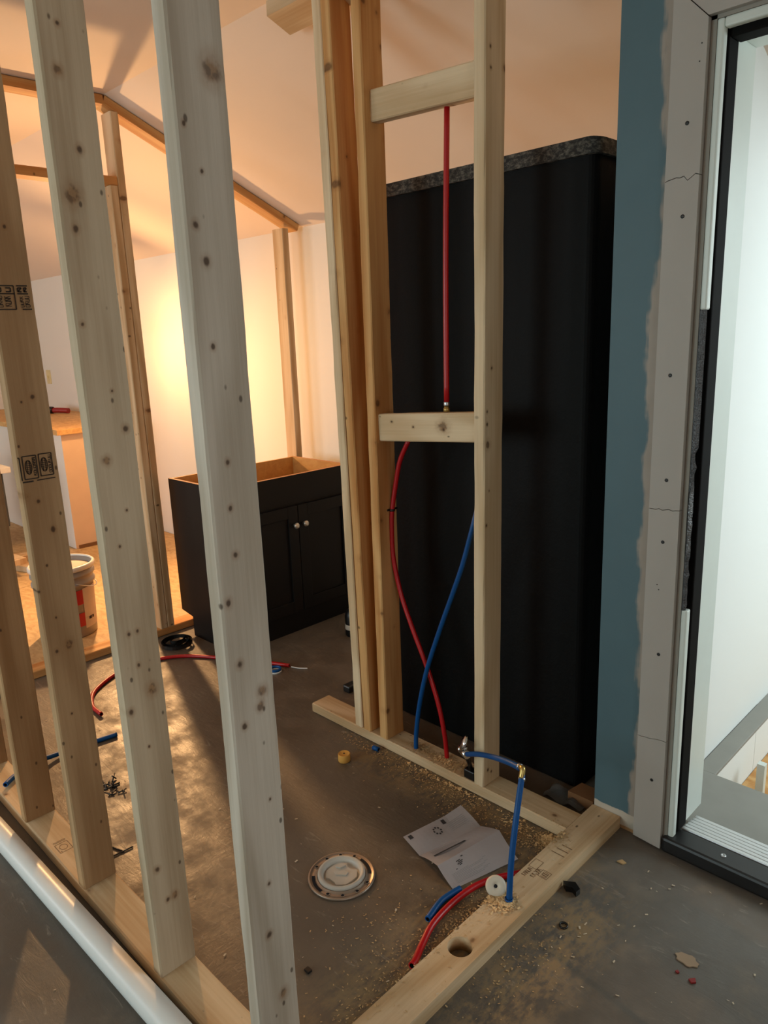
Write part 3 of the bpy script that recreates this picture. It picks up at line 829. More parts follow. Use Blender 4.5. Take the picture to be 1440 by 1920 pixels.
tag(tube('blue_supply_tube', [(-1.564, 1.665, 0.030), (-1.560, 1.665, 0.10), (-1.541, 1.665, 0.214), (-1.505, 1.667, 0.352), (-1.450, 1.668, 0.499), (-1.397, 1.669, 0.629), (-1.353, 1.671, 0.742), (-1.322, 1.676, 0.848), (-1.306, 1.69, 0.93)], 0.0078, [M['blue_tube'], M['hole']]),
    'long leaning blue tube rising from the floor plate behind the near stud', 'pipe')

# blue branch: chrome valve, tube past the stud, elbow, down tube into the cross plate
vb = empty('blue_valve_branch', (-0.918, 1.302, 0.04), 'blue tube with a chrome stop valve and brass elbow rising from the cross plate', 'pipe')
E = Vector((-0.957, 1.415, 0.334)); E0 = Vector((-0.918, 1.302, 0.030))
tube('down_tube', [E0, E0.lerp(E, 0.33) + Vector((0.003, -0.014, 0.004)), E0.lerp(E, 0.68) + Vector((0.004, -0.012, 0.01)), E - (E - E0).normalized() * 0.010], 0.0078, [M['blue_tube'], M['hole']], vb, 8)
lathe_o('collar', [(0.0085, 0.0), (0.0105, 0.0), (0.0105, 0.006), (0.0085, 0.006)], (-0.9185, 1.3015, 0.0385), M['blue_tube'], vb, segs=16, closed=True)
V = Vector((-1.305, 1.612, 0.150))
mid = V.lerp(E, 0.5) + Vector((0.004, 0.004, 0.012))
tube('cross_tube', [V + Vector((0.014, -0.007, 0.005)), V.lerp(E, 0.25) + Vector((0.003, 0.003, 0.008)), mid, V.lerp(E, 0.78) + Vector((0.001, 0.001, 0.011)), E + Vector((-0.010, 0.007, -0.002))], 0.0078, [M['blue_tube'], M['hole']], vb, 8)
bm = bmesh.new(); tube_bm(bm, catmull([E + Vector((-0.012, 0.0085, -0.001)), E + Vector((-0.002, 0.002, 0.004)), E + Vector((0.001, -0.003, -0.003)), E + Vector((0.002, -0.009, -0.016))], 5), 0.0074)
link('brass_elbow', bm, M['brass'], vb)
dn = (E0 - E).normalized(); dv = (V - mid).normalized()
for p, q in ((E + Vector((-0.014, 0.010, -0.003)), E + Vector((-0.020, 0.0145, -0.003))), (E + dn * 0.017, E + dn * 0.025)):
    bm = bmesh.new(); tube_bm(bm, [p, q], 0.0092); link('crimp_ring', bm, M['crimp'], vb)
bm = bmesh.new()
ax = Vector((0.78, -0.40, 0.12)).normalized()
tube_bm(bm, [V + ax * 0.018, V - ax * 0.012], 0.0125); tube_bm(bm, [V - ax * 0.012, V - ax * 0.024], 0.0085)
tube_bm(bm, [V - ax * 0.024, V - ax * 0.038], 0.0115, sides=6)
tube_bm(bm, [V + Vector((0, 0, 0.004)), V + Vector((0.001, 0.002, 0.022))], 0.0062)
link('valve_body', bm, M['chrome'], vb)
bm = bmesh.new(); lathe(bm, [(0.004, 0.0), (0.017, 0.001), (0.021, 0.005), (0.018, 0.011), (0.004, 0.013)], (0, 0, 0), segs=12)
mm = frame(Vector((-0.55, -0.62, 0.35)), (0, 0, 1))
for v in bm.verts:
    a = math.atan2(v.co.y, v.co.x); s_ = 1 + 0.10 * math.cos(4 * a); v.co.x *= s_ * 1.25; v.co.y *= s_ * 0.9
    v.co = mm @ v.co + V + Vector((0.0, 0.003, 0.031))
link('valve_handle', bm, M['chrome'], vb)
bm = bmesh.new(); box(bm, (-1.335, 1.640, 0.0382), (-1.292, 1.668, 0.070), bevel=0.004); tube_bm(bm, [Vector((-1.31, 1.652, 0.066)), V - Vector((0, -0.006, 0.006))], 0.007)
link('valve_bracket', bm, M['black_plastic'], vb)

# ------------------------------------------------------------------ shower stall seen from its plumbing side
sh = empty('shower_stall', (-1.46, 2.25, 0), 'tall black fibreglass back of a shower stall behind the pipe wall', 'shower')
def rounded(x0, y0, x1, y1, r, n=6):
    """U outline, open on the -x side: from back-left round to front-left"""
    pts = [(x0, y0)]
    for i in range(n + 1):
        a = -PI / 2 + PI / 2 * i / n; pts.append((x1 - r + r * math.cos(a), y0 + r + r * math.sin(a)))
    for i in range(n + 1):
        a = PI / 2 * i / n; pts.append((x1 - r + r * math.cos(a), y1 - r + r * math.sin(a)))
    pts.append((x0, y1))
    return pts
def shell(bm, x0, y0, x1, y1, r, t, z0, z1, mo=0, mi_=1, nz=1):
    o = rounded(x0, y0, x1, y1, r); i_ = rounded(x0, y0 + t, x1 - t, y1 - t, max(0.01, r - t))
    n = len(o)
    for k_ in range(nz):
        a, b = z0 + (z1 - z0) * k_ / nz, z0 + (z1 - z0) * (k_ + 1) / nz
        for j in range(n - 1):
            f = bm.faces.new([bm.verts.new(p) for p in ((*o[j], a), (*o[j + 1], a), (*o[j + 1], b), (*o[j], b))]); f.material_index = mo
            f = bm.faces.new([bm.verts.new(p) for p in ((*i_[j + 1], a), (*i_[j], a), (*i_[j], b), (*i_[j + 1], b))]); f.material_index = mi_
    for z, fl in ((z0, 1), (z1, 0)):
        for j in range(n - 1):
            q = [(*o[j], z), (*o[j + 1], z), (*i_[j + 1], z), (*i_[j], z)]
            f = bm.faces.new([bm.verts.new(p) for p in (q[::-1] if fl else q)]); f.material_index = mo
    for j in (0, n - 1):
        f = bm.faces.new([bm.verts.new(p) for p in ((*o[j], z0), (*i_[j], z0), (*i_[j], z1), (*o[j], z1))]); f.material_index = mo
    bmesh.ops.remove_doubles(bm, verts=bm.verts[:], dist=1e-5)
SX0, SX1, SY0, SY1 = -1.90, -1.055, 1.872, 2.69
bm = bmesh.new(); shell(bm, SX0, SY0, SX1, SY1, 0.03, 0.018, 0.004, 1.872)
link('surround', bm, [M['fibreglass'], M['acrylic']], sh)
bm = bmesh.new()
shell(bm, SX0, SY0 - 0.012, SX1 + 0.012, SY1, 0.035, 0.03, 1.868, 1.907, 0, 0)
for v in bm.verts:
    if v.co.z > 1.9: v.co.z += 0.004 * noise.noise(v.co * 20)
link('top_flange', bm, M['flange'], sh)
bm = bmesh.new(); box(bm, (SX0, SY0 + 0.0185, 0.0), (SX1 - 0.06, SY1 - 0.0185, 0.09))
link('shower_pan', bm, [M['acrylic']], sh)
# scraps lying at its foot
bm = bmesh.new(); rr = random.Random(5)
g = [[bm.verts.new((-1.12 + 0.13 * i / 7, 1.765 + 0.075 * j / 5, 0.004 + 0.045 * abs(noise.noise(Vector((i * 0.7, j * 0.8, 3)))))) for j in range(6)] for i in range(8)]
for i in range(7):
    for j in range(5): bm.faces.new((g[i][j], g[i + 1][j], g[i + 1][j + 1], g[i][j + 1]))
tag(link('plastic_film', bm, M['film'], smooth=True), 'crumpled clear plastic film on the floor below the black shower corner', 'plastic wrap')
bm = bmesh.new(); prism(bm, [(-1.05, 1.80, 0.001), (-0.965, 1.80, 0.001), (-0.965, 1.865, 0.001), (-1.04, 1.865, 0.001)], (0, 0, 0.035))
tag(link('wood_offcut', bm, M['brown_board']), 'brown wood offcut in the dark corner beside the teal wall', 'wood scrap')

# ------------------------------------------------------------------ far frame with a doorway
ff = empty('far_stud_frame', (-3.29, 1.8, 0), 'far stud frame with a door header under the sloping ceiling', 'stud frame')
XF = -3.2945
board('bottom_plate', (XF, 0.995, 0.019), (XF, 2.69, 0.019), (1, 0, 0), 0.089, 0.0378, M['pine_warm'], ff)
def along(y): return zceil(y)
board('top_plate', (XF, -0.5, ZC - 0.021), (XF, YR - 0.008, ZC - 0.021), (1, 0, 0), 0.089, 0.038, M['pine_warm'], ff)
sl = Vector((0, YE - YR, ZE - ZC)).normalized(); nn = Vector((0, -sl.z, sl.y)) * -1
if nn.z > 0: nn = -nn
a = Vector((XF, YR, ZC)) + nn * 0.021 + sl * 0.004; b = Vector((XF, YE, ZE)) + nn * 0.021 - sl * 0.03
board('top_plate', a, b, (1, 0, 0), 0.089, 0.038, M['pine_warm'], ff)
def fstud(y0, y1, z0, z1, mt='pine_warm', nm='stud'):
    return board(nm, (XF, (y0 + y1) / 2, z0), (XF, (y0 + y1) / 2, z1), (1, 0, 0), 0.089, y1 - y0 - 0.0005, M[mt], ff)
fstud(1.628, 1.666, 0.038, 2.103, 'pine', nm='jack_stud')
fstud(1.666, 1.704, 0.038, 2.403, 'pine', nm='king_stud')
fstud(2.555, 2.597, 0.038, 1.99, 'pine', nm='corner_stud')
fstud(0.87, 0.908, 0.0, 2.103, nm='jack_stud'); fstud(0.832, 0.870, 0.0, 2.42, nm='king_stud')
board('header', (XF, 0.871, 2.123), (XF, 1.665, 2.123), (1, 0, 0), 0.089, 0.038, M['pine_warm'], ff)

# ------------------------------------------------------------------ vanity
VX0, VX1, VY0, VY1, VZ = -3.235, -2.775, 1.745, 2.515, 0.79
va = empty('bathroom_vanity', ((VX0 + VX1) / 2, (VY0 + VY1) / 2, 0), 'dark espresso vanity cabinet without a top, two doors with round knobs', 'vanity')
def side(y, inner_sign, nm='side_panel'):
    t = 0.016
    pts = [(VX0, y, 0.115), (VX0 + 0.10, y, 0.10), (VX0 + 0.10, y, 0.0), (VX1 - 0.02, y, 0.0), (VX1 - 0.02, y, VZ), (VX0, y, VZ)]
    bm = bmesh.new(); fs = prism(bm, pts, (0, t, 0))
    for f in fs:
        n = f.normal
        f.normal_update(); n = f.normal
        if abs(n.y) > 0.9: f.material_index = 1 if n.y * inner_sign > 0 else 0
        elif n.z > 0.9: f.material_index = 2
    return link(nm, bm, [M['espresso'], M['veneer'], M['edge']], va)
side(VY0, 1); side(VY1 - 0.016, -1)
boxo('back_panel', (VX0 + 0.004, VY0 + 0.0165, 0.11), (VX0 + 0.016, VY1 - 0.0165, VZ - 0.001), M['veneer'], va)
boxo('bottom_shelf', (VX0 + 0.016, VY0 + 0.0165, 0.105), (VX1 - 0.022, VY1 - 0.0165, 0.12), M['veneer'], va)
bm = bmesh.new()
def fb(y0, y1, z0, z1, x1=VX1):
    for f in box(bm, (VX1 - 0.02, y0, z0), (x1, y1, z1), 0):
        f.normal_update()
        if f.normal.x < -0.9: f.material_index = 1
        if f.normal.z > 0.9 and z1 > VZ - 0.01: f.material_index = 2
fb(VY0, VY1, 0.625, VZ); fb(VY0, VY1, 0.0, 0.125); fb(VY0, VY0 + 0.04, 0.125, 0.625); fb(VY1 - 0.04, VY1, 0.125, 0.625)
link('face_frame', bm, [M['espresso'], M['veneer'], M['edge']], va)
YM = 2.150
def vdoor(y0, y1, ky):
    z0, z1, s = 0.108, 0.643, 0.058
    bm = bmesh.new(); x0, x1 = VX1 + 0.001, VX1 + 0.019
    for a_, b_, c_, d_ in ((y0, y0 + s, z0, z1), (y1 - s, y1, z0, z1), (y0 + s, y1 - s, z0, z0 + s), (y0 + s, y1 - s, z1 - s, z1)):
        box(bm, (x0, a_, c_), (x1, b_, d_), bevel=0.002)
    dd = link('door', bm, M['espresso'], va)
    boxo('door_panel', (x0, y0 + s, z0 + s), (x0 + 0.008, y1 - s, z1 - s), M['espresso'], dd)
    bm = bmesh.new(); lathe(bm, [(0.006, 0.0), (0.006, 0.010), (0.013, 0.015), (0.0155, 0.021), (0.013, 0.027), (0.005, 0.030)], (x1, ky, 0.55), segs=20, axis='X')
    link('knob', bm, M['knob'], dd)
vdoor(VY0 + 0.022, YM - 0.002, YM - 0.028); vdoor(YM + 0.002, VY1 - 0.022, YM + 0.030)

# ------------------------------------------------------------------ room beyond: counter, bucket, switch, bench, lamp
ct = empty('counter_cabinet', (-6.2, 2.36, 0), 'unfinished cabinet run with a raw board top along the low wall, far left', 'cabinet')
bm = bmesh.new()
for f in box(bm, (-7.48, 2.03, 0.006), (-5.2, 2.695, 0.83)):
    f.normal_update(); f.material_index = 0 if f.normal.x > 0.5 else 1  # warm lamp light put into the end face colour, other faces white
link('cabinet_body', bm, [M['lamp_tinted_panel'], M['white_wall']], ct)
boxo('counter_board', (-7.49, 1.995, 0.832), (-5.17, 2.698, 0.87), M['osb'], ct, bevel=0.002)
boxo('toe_strip', (-5.205, 2.05, 0.004), (-5.193, 2.69, 0.03), M['brown_board'], ct)
tl = empty('hand_tool', (-6.5, 2.48, 0.871), 'dark red hand tool lying on the raw counter board', 'tool')
bm = bmesh.new(); tube_bm(bm, catmull([(-6.62, 2.40, 0.90), (-6.56, 2.44, 0.905), (-6.49, 2.50, 0.90)], 6), 0.030); link('tool_body', bm, M['black_plastic'], tl)
bm = bmesh.new(); tube_bm(bm, catmull([(-6.49, 2.50, 0.898), (-6.44, 2.53, 0.898), (-6.36, 2.58, 0.893)], 6), 0.022); link('tool_handle', bm, M['redbit'], tl)
sp = empty('switch_plate', (-6.985, 2.70, 1.16), 'ivory switch plate on the white wall above the far counter', 'switch')
boxo('plate', (-7.03, 2.692, 1.098), (-6.945, 2.70, 1.222), M['ivory'], sp, bevel=0.002)
boxo('toggle', (-6.993, 2.682, 1.148), (-6.982, 2.692, 1.172), M['ivory'], sp)

bk = empty('bucket', (-3.67, 1.345, 0.004), 'grey plastic compound bucket with a red and pale label beyond the far plate', 'bucket')
bc = (-3.67, 1.345, 0.004)
lathe_o('bucket_body', [(0.125, 0.0), (0.130, 0.006), (0.140, 0.27), (0.150, 0.272), (0.150, 0.285), (0.142, 0.287), (0.144, 0.315), (0.152, 0.317), (0.152, 0.328), (0.146, 0.33), (0.148, 0.365), (0.143, 0.366), (0.138, 0.30), (0.137, 0.28)], bc, M['bucket'], bk, segs=48)
lathe_o('bucket_lid_rim', [(0.147, 0.350), (0.157, 0.350), (0.157, 0.368), (0.150, 0.374), (0.144, 0.372), (0.144, 0.352)], bc, M['pvc'], bk, segs=48, closed=True)
lathe_o('compound', [(0.136, 0.285), (0.136, 0.345), (0.06, 0.350)], bc, M['mud'], bk, segs=40)
def wrap(nm, a0, a1, z0, z1, mt):
    bm = bmesh.new(); n = 18
    pr = []
    for i in range(n + 1):
        a = math.radians(a0 + (a1 - a0) * i / n)
        rr_ = lambda z: 0.1302 + (z - 0.006) * 0.0379 + 0.0012
        pr.append((bm.verts.new((bc[0] + rr_(z0) * math.cos(a), bc[1] + rr_(z0) * math.sin(a), bc[2] + z0)), bm.verts.new((bc[0] + rr_(z1) * math.cos(a), bc[1] + rr_(z1) * math.sin(a), bc[2] + z1))))
    for i in range(n): bm.faces.new((pr[i][0], pr[i + 1][0], pr[i + 1][1], pr[i][1])).smooth = True
    return link(nm, bm, M[mt], bk)
wrap('label', 14, 62, 0.10, 0.255, 'bucket_label')
wrap('label_band', -6, 14, 0.175, 0.25, 'bucket_red'); wrap('label_band', -6, 14, 0.06, 0.13, 'bucket_red')
wrap('label', 14, 62, 0.045, 0.0995, 'bucket_label')
for a_, s_ in ((24, 1), (34, 0.7)):
    lb = wrap('label_print', a_, a_ + 8 * s_, 0.085, 0.10, 'ink')
    for v in lb.data.vertices: v.co.x += 0.0009; v.co.y += 0.0004
bm = bmesh.new(); tube_bm(bm, [Vector((bc[0] + 0.154 * math.cos(q), bc[1] + 0.154 * math.sin(q), 0.297 + 0.004 - 0.055 * math.sin((q + 0.1) / 2.5 * PI))) for q in [i * 2.5 / 20 for i in range(21)]], 0.0025, 8)
link('wire_handle', bm, M['crimp'], bk)

wb = empty('workbench', (-5.55, 1.55, 0.004), 'dark grey bench with a pale top seen through the leftmost studs', 'bench')
boxo('bench_top', (-6.2, 1.12, 0.60), (-5.35, 1.72, 0.64), M['white_wall'], wb, bevel=0.004)
boxo('bench_body', (-6.15, 1.16, 0.22), (-5.40, 1.68, 0.60), M['grey_steel'], wb, bevel=0.006)
for x in (-6.12, -5.45):
    for y in (1.19, 1.63): boxo('leg', (x, y, 0.004), (x + 0.04, y + 0.04, 0.22), M['grey_steel'], wb)
bx = empty('box_on_bench', (-5.7, 1.5, 0.64), 'open pale box standing on the dark grey bench', 'box')
boxo('box_body', (-5.85, 1.35, 0.641), (-5.5, 1.70, 0.80), M['white_wall'], bx, bevel=0.003)
boxo('box_lid', (-5.87, 1.33, 0.801), (-5.48, 1.72, 0.825), M['grey_steel'], bx, bevel=0.003)
sp_ = [(-5.05, 1.58, 0.3), (-5.12, 1.60, 1.1), (-4.98, 1.52, 0.1)]
for i, (x, y, a_) in enumerate(sp_):
    bm = bmesh.new(); box(bm, (-0.13, -0.04, 0), (0.13, 0.04, 0.038), bevel=0.002)
    o = link('wood_offcut', bm, M['pine'], mat_world=Matrix.Translation((x, y, 0.0045 + 0.0385 * i)) @ Matrix.Rotation(a_, 4, 'Z'))
    tag(o, ['lowest offcut block in the small pile beyond the leftmost studs', 'middle offcut block in the small pile beyond the leftmost studs', 'top offcut block in the small pile beyond the leftmost studs'][i], 'wood scrap', 'offcuts in the far left pile')

# work light on its stand, behind the third stud
LP = Vector((-4.75, 2.17, 1.40))
wl = empty('work_light', (LP.x, LP.y, 0.004), 'work light on a thin stand, glowing warm behind the third stud', 'lamp')
bm = bmesh.new(); tube_bm(bm, [Vector((LP.x, LP.y, 0.1)), Vector((LP.x, LP.y, LP.z - 0.075))], 0.011); link('pole', bm, M['steel_stand'], wl)
for i in range(3):
    a_ = 2 * PI * i / 3 + 2.6
    bm = bmesh.new(); tube_bm(bm, [Vector((LP.x, LP.y, 0.24)), Vector((LP.x + 0.10 * math.cos(a_), LP.y + 0.10 * math.sin(a_), 0.012))], 0.007); link('leg', bm, M['steel_stand'], wl)
lathe_o('socket', [(0.016, -0.085), (0.02, -0.08), (0.02, -0.045), (0.014, -0.04)], LP, M['black_plastic'], wl, segs=16)
lathe_o('bulb', [(0.012, -0.04), (0.022, -0.02), (0.03, 0.0), (0.026, 0.018), (0.012, 0.03)], LP, M['bulb'], wl, segs=20)
l = bpy.data.lights.new('work_light_glow', 'POINT'); l.energy = 36; l.color = (1.0, 0.55, 0.22); l.shadow_soft_size = 0.05
lo_ = bpy.data.objects.new('work_light_glow', l); COL.objects.link(lo_); lo_.location = LP + Vector((0, 0, 0.08))

# added unseen flood head that lights the bathroom but not the wall behind
fd = Vector((0.885, -0.46, -0.38)).normalized()
fh = LP + Vector((0.0, 0.0, 0.13))
mmh = frame(fd, (0, 0, 1)); mmh.translation = fh
bm = bmesh.new(); prism(bm, [(-0.05, -0.07, 0.0), (0.05, -0.07, 0.0), (0.05, 0.07, 0.0), (-0.05, 0.07, 0.0)], (0, 0, -0.05))
for v in bm.verts:
    if v.co.z < -0.01: v.co.x *= 0.55; v.co.y *= 0.6
link('added_flood_housing', bm, M['steel_stand'], wl, mat_world=mmh)
bm = bmesh.new(); prism(bm, [(-0.042, -0.062, 0.0005), (0.042, -0.062, 0.0005), (0.042, 0.062, 0.0005), (-0.042, 0.062, 0.0005)], (0, 0, 0.003))
link('added_flood_glass', bm, M['bulb'], wl, mat_world=mmh)
bm = bmesh.new(); tube_bm(bm, [LP + Vector((0, 0, 0.028)), fh - fd * 0.02 - Vector((0, 0, 0.02))], 0.006); link('added_flood_bracket', bm, M['steel_stand'], wl)
l = bpy.data.lights.new('added_flood_glow', 'SPOT'); l.energy = 150; l.color = (1.0, 0.55, 0.23); l.shadow_soft_size = 0.04
l.spot_size = math.radians(150); l.spot_blend = 0.8
lo_ = bpy.data.objects.new('added_flood_glow', l); COL.objects.link(lo_); lo_.location = fh + fd * 0.03
lo_.rotation_euler = fd.to_track_quat('-Z', 'Y').to_euler()

# ------------------------------------------------------------------ loose things on the floor
# white waste pipe along the partition
pp = empty('white_pipe', (-1.7, 0.52, 0), 'long white plastic pipe lying along the outside of the left partition', 'pipe')
bm = bmesh.new()
tube_bm(bm, [Vector((-3.0, 0.492, 0.0305)) + Vector((1.99, 0.0555, 0)) * (i / 12) for i in range(13)], 0.030, 32, bore=1, bore_r=0.88)
link('pipe_wall', bm, [M['pvc'], M['hole']], pp)

# toilet flange with test cap
tf = empty('toilet_flange', (-1.329, 1.104, 0), 'round metal toilet flange with a white test cap in the bathroom floor', 'flange')
fc = (-1.329, 1.104, 0.0)
def ring_with_slots():
    bm = bmesh.new()
    lathe(bm, [(0.066, 0.0), (0.091, 0.0), (0.092, 0.005), (0.090, 0.0075), (0.0865, 0.0075), (0.085, 0.0055), (0.0705, 0.0055), (0.069, 0.010), (0.066, 0.010)], fc, segs=72, closed=True)
    return link('flange_ring', bm, M['flange_metal'], tf)
ring_with_slots()
def arc(nm, a0, a1, r0_, r1_, z, mt):
    bm = bmesh.new(); n = 14; P = []
    for i in range(n + 1):
        a = math.radians(a0 + (a1 - a0) * i / n)
        P.append([bm.verts.new((fc[0] + r * math.cos(a), fc[1] + r * math.sin(a), z)) for r in (r0_, r1_)])
    for i in range(n): bm.faces.new((P[i][0], P[i][1], P[i + 1][1], P[i + 1][0]))
    return link(nm, bm, M[mt], tf)
for a_ in (70, 250):
    arc('bolt_slot', a_ - 24, a_ + 24, 0.073, 0.081, 0.0065, 'hole')
for a_ in (20, 110, 140, 200, 290, 320, 350, 170):
    bm = bmesh.new(); c = Vector((fc[0] + 0.0775 * math.cos(math.radians(a_)), fc[1] + 0.0775 * math.sin(math.radians(a_)), 0.0062))
    lathe(bm, [(0.0045, 0.0), (0.0045, 0.0006), (0.002, 0.0006)], c, segs=14); link('screw_hole', bm, M['hole'], tf)
    bm = bmesh.new(); lathe(bm, [(0.0045, 0.0), (0.006, 0.0004), (0.006, 0.0012), (0.0046, 0.0016)], c, segs=16, closed=True); link('hole_rim', bm, M['flange_metal'], tf)
lathe_o('test_cap', [(0.065, 0.001), (0.065, 0.014), (0.062, 0.018), (0.056, 0.018), (0.051, 0.012), (0.048, 0.004), (0.044, 0.004), (0.01, 0.004)], fc, M['testcap'], tf, segs=56)
bm = bmesh.new()
prism(bm, [(fc[0] + r * math.cos(math.radians(a)), fc[1] + r * math.sin(math.radians(a)), 0.004) for a, r in ((0, .041), (28, .044), (62, .044), (75, .03), (105, .03), (118, .044), (152, .044), (180, .041), (208, .044), (242, .044), (255, .036), (285, .036), (298, .044), (332, .044))], (0, 0, 0.006))
link('cap_boss', bm, M['testcap'], tf)
bm = bmesh.new()
prism(bm, [(fc[0] + x, fc[1] + y, 0.0102) for x, y in ((-0.018, -0.012), (-0.006, -0.016), (0.016, 0.002), (0.012, 0.014), (0.0, 0.012))], (0, 0, 0.003))
prism(bm, [(fc[0] + x, fc[1] + y, 0.0102) for x, y in ((-0.03, 0.004), (-0.016, 0.010), (-0.012, 0.028), (-0.028, 0.024))], (0, 0, 0.004))
link('cap_tab', bm, M['testcap'], tf)

# folded instruction leaflet
lf = empty('instruction_leaflet', (-1.16, 1.4, 0), 'white folded instruction sheet lying on the floor beside the floor drain cap', 'leaflet')
LC = [((-1.298, 1.316, 0.020), (-1.254, 1.526, 0.024)), ((-1.223, 1.304, 0.0035), (-1.173, 1.517, 0.006)), ((-1.139, 1.283, 0.030), (-1.099, 1.509, 0.034)), ((-1.072, 1.268, 0.0025), (-1.012, 1.478, 0.003))]
def sheet_pt(u, v):
    """u 0..3 across the three panels, v 0..1 along the fold"""
    i = min(2, int(u)); f = u - i
    a = Vector(LC[i][0]).lerp(Vector(LC[i][1]), v); b = Vector(LC[i + 1][0]).lerp(Vector(LC[i + 1][1]), v)
    p = a.lerp(b, f)
    wv = 0.004 * math.sin(v * 7 + i * 2) * math.sin(PI * f) + (0.010 * max(0, v - 0.7) / 0.3 * (1 - f) if i == 0 else 0)
    p.z = max(0.0025, p.z + wv)
    return p
bm = bmesh.new(); NU, NV = 24, 14
G = [[bm.verts.new(sheet_pt(3 * i / NU, j / NV)) for j in range(NV + 1)] for i in range(NU + 1)]
for i in range(NU):
    for j in range(NV): bm.faces.new((G[i][j], G[i + 1][j], G[i + 1][j + 1], G[i][j + 1]))
sv = bmesh.ops.solidify(bm, geom=bm.faces[:], thickness=0.0004)
link('sheet', bm, M['paper'], lf)
def on_sheet(quads, mt, nm='printed_mark'):
    bm = bmesh.new()
    for q in quads:
        vs = []
        for u, v in q:
            p = sheet_pt(u, v); vs.append(bm.verts.new(p + Vector((0, 0, 0.0011))))
        bm.faces.new(vs)
    return link(nm, bm, M[mt], lf)
def sq(u0, v0, u1, v1): return [(u0, v0), (u1, v0), (u1, v1), (u0, v1)]
on_sheet([sq(0.09, 0.05, 0.27, 0.105)], 'print'); on_sheet([sq(0.09, 0.60, 0.27, 0.655)], 'print')
on_sheet([sq(0.14, 0.065, 0.21, 0.075), sq(0.14, 0.085, 0.21, 0.092)], 'paper'); on_sheet([sq(0.14, 0.615, 0.21, 0.625), sq(0.14, 0.635, 0.21, 0.642)], 'paper')
star = []
for i in range(8):
    a_ = 2 * PI * i / 8; cu, cv = 0.42 + 0.15 * math.cos(a_), 0.46 + 0.055 * math.sin(a_)
    star.append(sq(cu - 0.035, cv - 0.014, cu + 0.035, cv + 0.010))
on_sheet(star, 'print')
on_sheet([sq(1.42, 0.10, 1.50, 0.60)], 'print', 'printed_bar')
on_sheet([sq(1.16 + 0.06 * i, 0.12, 1.175 + 0.06 * i, 0.5 + 0.03 * (i % 3)) for i in range(3)], 'print_grey', 'printed_lines')
on_sheet([sq(2.18 + 0.05 * i, 0.24 + 0.02 * (i % 2), 2.21 + 0.05 * i, 0.30 + 0.015 * ((i * 2) % 3)) for i in range(4)] + [sq(2.10, 0.33, 2.14, 0.36), sq(2.40, 0.19, 2.43, 0.21)], 'print')
on_sheet([sq(2.50 + 0.045 * i, 0.10, 2.512 + 0.045 * i, 0.62 - 0.05 * (i % 3)) for i in range(9)], 'print_grey', 'printed_lines')
on_sheet([sq(0.30 + 0.07 * i, 0.64, 0.315 + 0.07 * i, 0.92) for i in range(6)], 'print_grey', 'printed_lines')

tag(tube('red_loose_tube', [(-0.965, 1.440, 0.010), (-0.985, 1.405, 0.011), (-1.008, 1.366, 0.012), (-1.030, 1.305, 0.012), (-1.038, 1.228, 0.010), (-1.030, 1.140, 0.010), (-1.005, 1.070, 0.012), (-0.980, 1.020, 0.022), (-0.973, 1.000, 0.026)], 0.0085, [M['red'], M['hole']], bore=1),
    'curved red tube offcut lying against the cross plate', 'pipe')
tag(tube('blue_loose_tube', [(-1.050, 1.142, 0.0085), (-1.064, 1.205, 0.0085), (-1.062, 1.245, 0.0085), (-1.056, 1.278, 0.0085)], 0.0082, [M['blue_tube'], M['hole']], bore=1),
    'short blue tube offcut beside the curved red tube', 'pipe')
bm = bmesh.new(); lathe(bm, [(0.004, 0.0), (0.025, 0.0), (0.0265, 0.004), (0.0255, 0.014), (0.021, 0.019), (0.0045, 0.016)], (0, 0, 0), segs=32, closed=True)
mm = frame(Vector((0.42, -0.62, 0.66)), (0, 0, 1)); mm.translation = Vector((-0.966, 1.312, 0.046))
es = empty('white_escutcheon', (-0.962, 1.31, 0.02), 'small white round pipe collar leaning on the cross plate', 'pipe collar')
link('collar_ring', bm, M['collar'], es, mat_world=mm)
bm = bmesh.new(); lathe(bm, [(0.0042, 0.010), (0.0042, 0.0165), (0.002, 0.0165)], (0, 0, 0), segs=16); link('centre_hole', bm, M['hole'], es, mat_world=mm)

# wood plug from a hole saw
pg = empty('hole_saw_plug', (-1.74, 1.49, 0), 'round cut wood plug on the floor near the pipe wall plate', 'wood plug')
bm = bmesh.new(); lathe(bm, [(0.0205, 0.0), (0.0215, 0.003), (0.021, 0.026), (0.0195, 0.028), (0.019, 0.0275), (0.0035, 0.0275)], (-1.741, 1.489, 0.0), segs=28)
link('plug_body', bm, M['plug'], pg)
lathe_o('pilot_hole', [(0.0032, 0.0276), (0.0032, 0.0282), (0.001, 0.0282)], (-1.741, 1.489, 0.0), M['hole'], pg, segs=10)
tag(tube('blue_tube_scrap', [(-1.715, 1.604, 0.0085), (-1.690, 1.607, 0.0085)], 0.0082, [M['blue_tube'], M['hole']], smooth_n=0, bore=1), 'tiny blue tube scrap touching the pipe wall floor plate', 'pipe')

